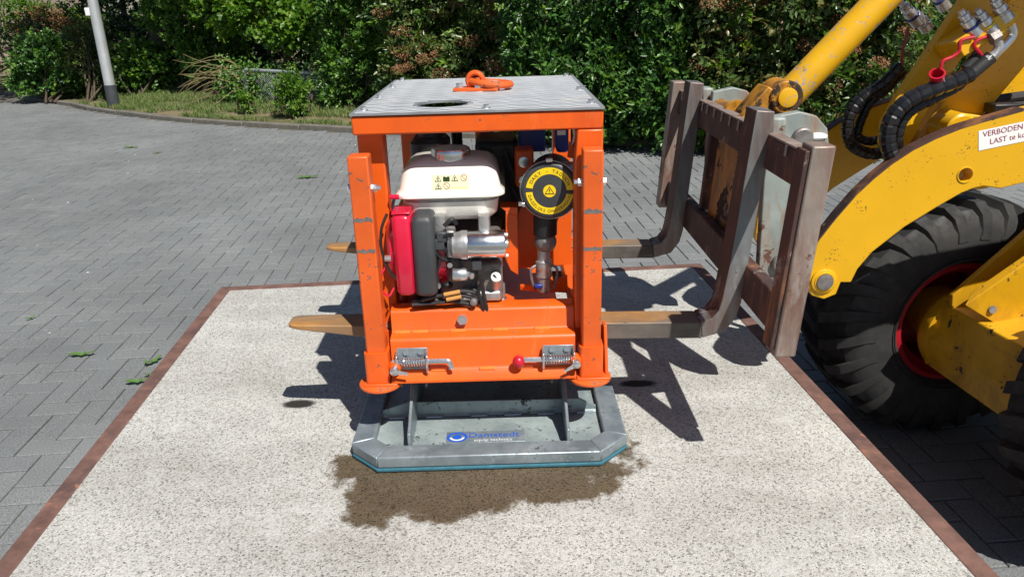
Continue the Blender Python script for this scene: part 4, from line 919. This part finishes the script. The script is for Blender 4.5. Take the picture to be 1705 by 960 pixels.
# ------------------------------------------------------------------ vegetation
def leaf_cloud(pts, dirs, L, Wd, spread, name, mat, parent, curl=.25, org=None, per=1):
    n = len(pts); rv = RNG.normal(size=(n, 3)); rv /= np.linalg.norm(rv, axis=1)[:, None]
    d = dirs+rv*spread; d /= np.linalg.norm(d, axis=1)[:, None]
    up = RNG.normal(size=(n, 3))*.55+np.array([.15, -.55, .8]); s = np.cross(d, up); s /= np.linalg.norm(s, axis=1)[:, None]+1e-9
    nn = np.cross(s, d); l = L*RNG.uniform(.65, 1.25, n)[:, None]; wd = Wd*RNG.uniform(.75, 1.2, n)[:, None]
    b = pts; t = pts+d*l-nn*l*curl*.5; c = pts+d*l*.5-nn*wd*.25+nn*l*curl*.1
    le = pts+d*l*.48+s*wd*.5+nn*wd*.12; ri = pts+d*l*.48-s*wd*.5+nn*wd*.12
    v = np.stack([b, le, c, ri, t], 1).reshape(-1, 3)
    org = np.array(ORG[parent.name]) if parent is not None else pts.mean(0)
    v = (v-org).astype(np.float32)
    base = (np.arange(n)*5)[:, None]
    tri_ = (base[:, :, None]+np.array([[0, 2, 1], [0, 3, 2], [1, 2, 4], [2, 3, 4]])[None]).reshape(-1, 3)
    me = bpy.data.meshes.new(name); nt_ = len(tri_)
    me.vertices.add(len(v)); me.vertices.foreach_set('co', v.ravel())
    me.loops.add(nt_*3); me.loops.foreach_set('vertex_index', tri_.ravel().astype(np.int32))
    me.polygons.add(nt_); me.polygons.foreach_set('loop_start', (np.arange(nt_)*3).astype(np.int32))
    me.update(calc_edges=True); me.validate()
    me.materials.append(mat if not isinstance(mat, str) else MT[mat])
    a = me.attributes.new('rnd', 'FLOAT', 'POINT'); a.data.foreach_set('value', np.repeat(np.clip(np.repeat(RNG.normal(.45, .24, n//per+1), per)[:n]+RNG.normal(0, .1, n), 0, 1), 5).astype(np.float32))
    o = bpy.data.objects.new(name, me); return link(o, parent, V(org))
def lumpy(u, seed, f=3.0):
    r = np.random.default_rng(seed); s = np.zeros(len(u))
    for k in range(9):
        w_ = r.normal(size=3)*f*(1+k*.35); s += np.sin(u@w_+r.uniform(0, 6.28))/(1+k*.3)
    return s/3.0
def crown_points(c, rad, n, seed, shell=.55, lump=.30, flat=None, freq=3.4):
    """twig ends spread through a lumpy ellipsoid, denser towards its surface, with bare hollows"""
    r = np.random.default_rng(seed); out = []; dd = []; need = n
    while need > 0:
        u = r.normal(size=(need*3, 3)); u /= np.linalg.norm(u, axis=1)[:, None]
        rr = (shell+(1-shell)*r.random(len(u))**.6)*(1+lump*lumpy(u, seed+1, freq))
        p = u*rr[:, None]*np.array(rad)+np.array(c)
        keep = (lumpy(p*(1.6/np.mean(rad)), seed+2, 2.2) > -.10-(r.random(len(u))*.40)) & (p[:, 2] > GZ+.08)
        p, u2 = p[keep][:need], u[keep][:need]
        out.append(p); dd.append(u2); need -= len(p)
    return np.concatenate(out), np.concatenate(dd)
def twigs_to_leaves(p, d, per, sc):
    n = len(p); q = np.repeat(p, per, 0); e = np.repeat(d, per, 0)
    tdir = d+RNG.normal(size=d.shape)*.5+np.array([0, 0, .25]); tdir /= np.linalg.norm(tdir, axis=1)[:, None]
    q = q+np.repeat(tdir, per, 0)*(RNG.random((n*per, 1))-.5)*sc*2+RNG.normal(size=q.shape)*sc*.12
    return q, np.repeat(tdir, per, 0)*.7+e*.2
def shrub(name, base, blobs, twigs, per, L, Wd, mat, label, cat, group=None, seed=1, stems=5, spread=.8, flowers=0, shell=.5, lump=.30, trunk=None, young=.09):
    t = thing(name, base, label, cat, group)
    P, D = [], []
    vol = [b[1][0]*b[1][2]+b[1][0]*b[1][1] for b in blobs]
    for i, (c, r) in enumerate(blobs):
        p, d = crown_points(c, r, int(twigs*vol[i]/sum(vol)), seed*10+i, shell, lump); P.append(p); D.append(d)
    P, D = np.concatenate(P), np.concatenate(D)
    q, e = twigs_to_leaves(P, D, per, L*1.1)
    leaf_cloud(q, e, L, Wd, spread, 'crown', mat, t, per=per)
    if young:       # pale fresh shoots standing out of the crown
        ii = RNG.choice(len(P), int(len(P)*young), False); q2, e2 = twigs_to_leaves(P[ii]+D[ii]*.05+np.array([0, -.02, .03]), D[ii], per, L*1.1)
        leaf_cloud(q2, e2, L*1.05, Wd, spread*.7, 'young_shoots', 'leaf_lime', t, per=per)['kind'] = 'stuff'
    r = random.Random(seed); sm = MB(); B = V(base)
    if trunk: sm.tube([B+V((0, 0, -.1)), B+V((trunk[1]*.3, 0, trunk[2]*.35)), B+V((trunk[1], .05, trunk[2]))], lambda u: trunk[0]*(1-.45*u), 12)
    for i in range(stems):
        tgt = V(P[r.randrange(len(P))]); s0 = B+V((r.uniform(-.15, .15), r.uniform(-.1, .1), -.05)) if not trunk else B+V((trunk[1], 0, trunk[2]*r.uniform(.5, .98)))
        mid = (s0+tgt)/2+V((r.uniform(-.15, .15), r.uniform(-.1, .1), .1))
        sm.tube([s0, mid, tgt], lambda u: (.022 if not trunk else .05)*(1-.8*u), 6, sub=4)
    sm.build('trunk' if trunk else 'stems', 'bark', t)
    if flowers:
        r2 = np.random.default_rng(seed+50); idx = [i for i in range(len(P)) if D[i][1] < -.35 and P[i][2] > B.z+.5]; r2.shuffle(idx)
        cen = P[idx[:flowers]]+D[idx[:flowers]]*.05+np.array([0, -.06, .02]); k = 230
        off = r2.normal(size=(len(cen)*k, 3)); off /= np.linalg.norm(off, axis=1)[:, None]
        sz = np.repeat(r2.uniform(.6, 1.25, len(cen)), k)[:, None]
        pp = np.repeat(cen, k, 0)+off*np.array([.115, .08, .065])*sz*(r2.random((len(off), 1))**.4)
        o = leaf_cloud(pp, off, .020, .014, 1.0, 'flower_heads', 'flower', t); o['kind'] = 'stuff'
    return t
G1 = GZ+.08
def gp(px, py): return atz(px, py, G1)
HG = 'evergreen hedge shrubs behind the kerb'
def bushrow(x0, x1, y0, y1, h, dep, n, r_):
    out = []
    rr = random.Random(r_)
    for i in range(n):
        t = (i+.5)/n; x, y = x0+(x1-x0)*t, y0+(y1-y0)*t; wx = abs(x1-x0)/n*.72
        out.append(((x, y+dep*.5, G1+h*.22), (wx, dep*.62, h*.34))); out.append(((x+rr.uniform(-.1, .1), y+dep*.6+rr.uniform(-.1, .1), G1+h*.70), (wx*1.05, dep*.6, h*.34)))
    return out
# right of the verge: laurel and photinia standing straight behind the kerb
shrub('laurel_shrub', (1.05, 7.0, G1), bushrow(.15, 2.0, 6.55, 5.65, 2.3, 1.1, 3, 3), 5600, 7, .074, .033, 'leaf_laurel', 'tall glossy dark green laurel shrub behind the machine, reaching down to the paving', 'shrub', HG, 3)
shrub('photinia_shrub', (-.65, 8.3, G1), bushrow(-1.35, .25, 8.35, 7.6, 2.2, 1.0, 2, 5), 3600, 7, .09, .038, 'leaf_photinia', 'photinia shrub with brown withered flower heads above the tread plate of the machine', 'shrub', HG, 5, flowers=64)
shrub('photinia_shrub', (2.9, 6.4, G1), bushrow(1.9, 3.9, 5.75, 5.15, 2.2, 1.1, 3, 7), 4600, 7, .09, .038, 'leaf_photinia', 'photinia shrub with scattered brown flower heads behind the fork carriage', 'shrub', HG, 7, flowers=40)
shrub('privet_shrub', (-2.0, 9.5, G1), bushrow(-2.55, -1.1, 9.7, 8.7, 2.3, 1.1, 3, 9), 5200, 8, .058, .032, 'leaf_mid', 'mid green privet shrub between the wire fence post and the machine', 'shrub', HG, 9)
shrub('spirea_shrub', (4.9, 7.2, G1), bushrow(3.9, 5.9, 7.3, 6.8, 1.9, 1.1, 3, 11), 5200, 8, .036, .016, 'leaf_mid', 'fine leaved green shrub with bare twigs behind the yellow tilt cylinder', 'shrub', HG, 11, stems=22)
shrub('box_shrub', (6.9, 6.6, G1), bushrow(5.7, 8.4, 6.6, 5.9, 2.0, 1.1, 3, 13), 4600, 8, .04, .02, 'leaf_laurel', 'dense small leaved dark green shrub behind the loader hoses', 'shrub', HG, 13)
# second, darker row closing the view
BT = 'dark trees behind the hedge'
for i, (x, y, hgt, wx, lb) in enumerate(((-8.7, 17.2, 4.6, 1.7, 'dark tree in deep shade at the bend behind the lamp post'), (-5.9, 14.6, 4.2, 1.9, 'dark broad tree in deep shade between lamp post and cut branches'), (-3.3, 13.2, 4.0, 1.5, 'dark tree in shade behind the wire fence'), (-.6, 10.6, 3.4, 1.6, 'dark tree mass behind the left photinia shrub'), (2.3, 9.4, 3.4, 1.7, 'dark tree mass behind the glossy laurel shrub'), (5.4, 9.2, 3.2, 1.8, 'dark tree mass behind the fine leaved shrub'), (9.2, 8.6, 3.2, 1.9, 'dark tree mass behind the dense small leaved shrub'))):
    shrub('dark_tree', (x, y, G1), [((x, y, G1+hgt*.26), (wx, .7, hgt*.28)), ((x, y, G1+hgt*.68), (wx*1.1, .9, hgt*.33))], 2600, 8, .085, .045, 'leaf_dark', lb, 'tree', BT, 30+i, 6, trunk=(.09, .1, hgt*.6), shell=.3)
# left part
b = gp(500, 150)
shrub('maple_sapling', (-3.6, 11.6, G1), [((-3.9, 11.4, 1.05), (.95, .6, .42)), ((-3.2, 11.1, .75), (.55, .4, .3)), ((-4.4, 11.6, 1.5), (.9, .6, .4))], 900, 7, .11, .075, 'leaf_lime', 'bright lime green leafy branches hanging over the wire fence', 'tree', None, 15, 10, trunk=(.05, .1, 1.2), shell=.35)
shrub('hazel_shrub', (-5.3, 12.6, G1), [((-5.3, 12.4, .95), (.85, .6, .55)), ((-4.9, 12.2, .3), (.6, .5, .35))], 1500, 7, .075, .045, 'leaf_mid', 'leafy green shrub standing behind the heap of cut branches', 'shrub', None, 17, 8)
c = gp(490, 193)
shrub('small_shrub', c, [((c.x, c.y, c.z+.30), (.26, .2, .30))], 320, 7, .05, .03, 'leaf_lime', 'small light green bush alone on the grass before the fence', 'shrub', None, 19, 8, shell=.2)
c = gp(413, 188)
shrub('small_shrub', c, [((c.x, c.y, c.z+.16), (.12, .1, .18))], 90, 6, .045, .028, 'leaf_lime', 'tiny yellow green seedling beside the heap of cut branches', 'shrub', None, 21, 4, shell=.2)
c = gp(232, 160)
shrub('hydrangea_shrub', c, [((c.x, c.y+.4, c.z+.45), (.62, .5, .42))], 900, 7, .085, .055, 'leaf_mid', 'low bright green broad leaved bush right beside the lamp post', 'shrub', None, 23, 6)
c = gp(146, 166)
shrub('euonymus_shrub', c, [((c.x, c.y+.5, c.z+.62), (.46, .45, .60))], 1500, 8, .035, .018, 'leaf_olive', 'rounded olive green clipped bush just before the lamp post', 'shrub', None, 25, 6)
c = gp(80, 165)
shrub('ivy_shrub', c, [((c.x, c.y+.4, c.z+.5), (.75, .5, .55))], 1300, 7, .07, .05, 'leaf_laurel', 'dark green ivy leaved bush at the bend of the kerb', 'shrub', None, 27, 6)
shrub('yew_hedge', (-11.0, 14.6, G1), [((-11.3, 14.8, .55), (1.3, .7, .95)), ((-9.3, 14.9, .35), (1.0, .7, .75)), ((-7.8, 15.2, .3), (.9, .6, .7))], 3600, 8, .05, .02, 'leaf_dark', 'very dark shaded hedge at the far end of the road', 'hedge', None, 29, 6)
shrub('golden_shrub', (-10.6, 16.6, G1), [((-10.8, 16.6, 1.05), (.9, .5, .42)), ((-9.5, 16.9, .8), (.7, .5, .4))], 1000, 8, .06, .035, 'leaf_lime', 'sunlit yellow green bush below the house window', 'shrub', None, 31, 6)
shrub('bare_shrub', (-10.0, 16.3, G1), [((-10.0, 16.3, .72), (.8, .4, .5))], 600, 7, .05, .03, MT['flower'], 'dry brownish bush between the golden bush and the lamp post', 'shrub', None, 33, 14)
# tall shade trees: trunks stand in the picture, crowns above it
for (px, py, y, seed, lb) in ((262, 60, 14.0, 41, 'tall tree trunk in shade right of the lamp post'), (430, 40, 15.5, 43, 'tall tree in the dark behind the hanging lime branches')):
    p = aty(px, py, y); x = p.x
    shrub('shade_tree', (x, y, G1), [((x+1.2, y-3.5, 4.9), (2.4, 1.5, 1.1)), ((x+2.2, y-2.2, 5.2), (2.2, 1.6, 1.1)), ((x-.8, y-2.6, 5.0), (2.2, 1.6, 1.1)), ((x, y-.6, 4.6), (2.4, 1.8, 1.3))], 3600, 8, .12, .07, 'leaf_mid', lb, 'tree', None, seed, 10, trunk=(.2, .15, 3.6), shell=.3)
# grass on the verge (nobody could count the blades)
n = 42000; gx = RNG.uniform(-8.2, 3.8, n); ky = np.interp(gx, [p.x for p in KP], [p.y for p in KP]); gy = ky+.12+RNG.random(n)**1.15*2.1
keep = lumpy(np.stack([gx*1.4, gy*1.4, gx*0], 1), 5, 1.6) > -.28-RNG.random(n)*.35+np.where(gy-ky < .7, .42, 0)
gx, gy = gx[keep], gy[keep]; n = len(gx); gzz = GZ+.045+.055*np.clip((gy-np.interp(gx, [p.x for p in KP], [p.y for p in KP])-.1)/2.1, 0, 1)
gpnt = np.stack([gx, gy, gzz-.004], 1); gd = np.stack([RNG.normal(0, .35, n), RNG.normal(0, .35, n), np.ones(n)], 1)
gr = leaf_cloud(gpnt, gd, .085, .012, .15, 'verge_grass', 'grass', None, curl=.5); tag(gr, 'short patchy grass growing on the verge behind the kerb', 'grass', kind='stuff')
# heap of cut branches
c = gp(420, 172); t = thing('branch_heap', c, 'heap of bare cut branches with wilting leaves lying on the grass', 'branches')
rb = random.Random(3); tips = []
for i in range(36):
    a = V((c.x+rb.uniform(-.1, .2), c.y+rb.uniform(-.2, .3), c.z+rb.uniform(.05, .45)))
    ln = rb.uniform(.6, 1.35); an = rb.uniform(-.35, .75)
    e = a+V((-ln*math.cos(an), rb.uniform(-.3, .3), ln*math.sin(an)*.7)); e.z = max(e.z, c.z+.03); tips.append((a+e)/2)
    MB().tube([a, a.lerp(e, .35)+V((0, rb.uniform(-.1, .1), rb.uniform(.05, .22))), a.lerp(e, .75)+V((0, rb.uniform(-.1, .1), rb.uniform(-.05, .12))), e-V((0, 0, rb.uniform(0, .15)))], lambda u: .010*(1-.75*u), 5, sub=5).build('branch', 'twig', t, smooth=0)
hp_ = np.array([tuple(tips[rb.randrange(len(tips))]+V((rb.uniform(.05, .7), rb.uniform(-.3, .3), rb.uniform(-.2, .25)))) for _ in range(1700)])
tag(leaf_cloud(hp_, RNG.normal(size=hp_.shape), .06, .035, 1, 'wilted_leaves', 'leaf_mid', t), None, kind='stuff')
# wire fence
f0, f1 = aty(405, 116, 10.5), aty(556, 124, 10.3)
t = thing('wire_fence', ((f0.x+f1.x)/2, 10.4, G1), 'low wire fence with grey tube rail half hidden by the bushes', 'fence')
MB().cyl(f0, f1, .026, n=10).build('rail', 'fence', t)
for u in (0.0, 1.0):
    p = f0.lerp(f1, u); MB().cyl((p.x, p.y, G1-.05), (p.x, p.y, p.z+.03), .03, n=10).build('post', 'fence', t)
wm = MB()
for i in range(44):
    for s in (-1, 1):
        p = f0.lerp(f1, i/44); q = p+(f1-f0).normalized()*(s*(p.z-G1))
        if not (min(f0.x, f1.x) < q.x < max(f0.x, f1.x)): continue
        wm.tube([p, (q.x, q.y, G1)], .0025, 3, sub=1)
tag(wm.build('wire_mesh', 'fence', t, smooth=0), None, kind='stuff')
# lamp post
c = gp(190, 176); t = thing('lamp_post', c, 'white grey steel lamp post with dark base sleeve on the verge', 'lamp post')
MB().lathe((c.x, c.y, c.z-.1), (0, 0, 1), [(0, .092), (.42, .090), (.425, .085)], 28).build('base_sleeve', 'lamp_dark', t)
MB().lathe((c.x, c.y, c.z+.325), (0, 0, 1), [(0, .082), (1.0, .078), (2.2, .068), (5.5, .05)], 28).build('pole', 'lamp_grey', t)
p = aty(150, 20, c.y); MB().box((p.x-.06, c.y-.05, p.z-.06), (p.x+.02, c.y+.03, p.z+.06)).build('junction_box', 'frame_white', t, .01)
MB().lathe((c.x, c.y-.5, c.z+5.8), (0, -1, .1), [(-.5, .05), (.0, .06), (.1, .12), (.6, .11), (.65, .05)], 18).build('lamp_head', 'lamp_grey', t)
# house behind the bushes
h = thing('house', (-21, 24, G1), 'pale house wall with white framed window behind the bushes', 'house')
MB().box((-27, 24, G1), (-15.6, 30, 4.5)).build('wall', 'brick_far', h)
for x in (-22.6, -20.2, -17.8):
    wn = MB().box((x, 23.93, 1.25), (x+1.9, 23.99, 2.7)).build('window', 'frame_white', h)
    MB().box((x+.1, 23.90, 1.4), (x+.9, 23.925, 2.6)).build('pane', 'black', wn); MB().box((x+1.0, 23.90, 1.4), (x+1.8, 23.925, 2.6)).build('pane', 'black', wn)
MB().prism([(-27.4, 23.5, 4.5), (-27.4, 30.5, 4.5), (-27.4, 27, 7.2)], (12.2, 0, 0)).build('roof', 'roof', h)
# fallen leaves on the paving
FL = 'fallen leaves on the paving'
for px, py, s, an, lb in ((230, 637, .055, .2, 'long curled green leaf on the paving close to the rusty slab edge'), (257, 603, .05, 1.2, 'broad green leaf on the paving touching the rusty slab edge'), (137, 592, .06, .1, 'lobed green leaf lying alone on the open grey paving'),
        (243, 606, .022, 2, 'tiny pale leaf scrap on the paving next to the broad leaf'), (248, 625, .022, .7, 'tiny pale leaf scrap on the paving next to the long curled leaf'), (52, 531, .03, 1, 'small green leaf scrap alone on the paving, far from the slab'),
        (512, 296, .11, .1, 'dark leafy sprig lying on the paving between slab and kerb'), (217, 246, .10, 0, 'large bright green leaf on the paving towards the lamp post'), (262, 255, .06, .5, 'smaller leaf on the paving next to the large bright green one')):
    p = atz(px, py, GZ+.004); mb = MB(); L_ = s
    pts = [(-1, 0), (-.5, .32), (-.15, .18), (.1, .42), (.3, .15), (.75, .2), (1, 0), (.7, -.18), (.3, -.12), (.05, -.4), (-.2, -.16), (-.55, -.3)]
    ca, sa = math.cos(an), math.sin(an)
    vs = [p+V(((x*ca-y*sa)*L_, (x*sa+y*ca)*L_, .006+.012*abs(x)+.02*s*10*abs(y))) for x, y in pts]+[p+V((0, 0, .002))]
    mb.add(vs, [(k, (k+1) % 12, 12) for k in range(12)])
    o = mb.build('fallen_leaf', 'fallen', None, smooth=0, org=p)
    tag(o, lb, 'leaf', FL)
# pale petals and chaff blown over the paving
n = 170; lx = RNG.uniform(-7, 2.2, n); ly = RNG.uniform(-.8, 7.5, n); ok = ly < np.interp(lx, [p.x for p in KP], [p.y for p in KP])-.05
lx, ly = lx[ok], ly[ok]; pp = np.stack([lx, ly, np.full(len(lx), GZ+.004)], 1); dd_ = np.stack([RNG.normal(size=len(lx)), RNG.normal(size=len(lx)), np.zeros(len(lx))], 1)
ch = leaf_cloud(pp, dd_, .018, .009, .05, 'petal_litter', 'pale_petal', None, curl=-.05); tag(ch, 'pale petals and chaff scattered over the grey paving', 'litter', kind='stuff')
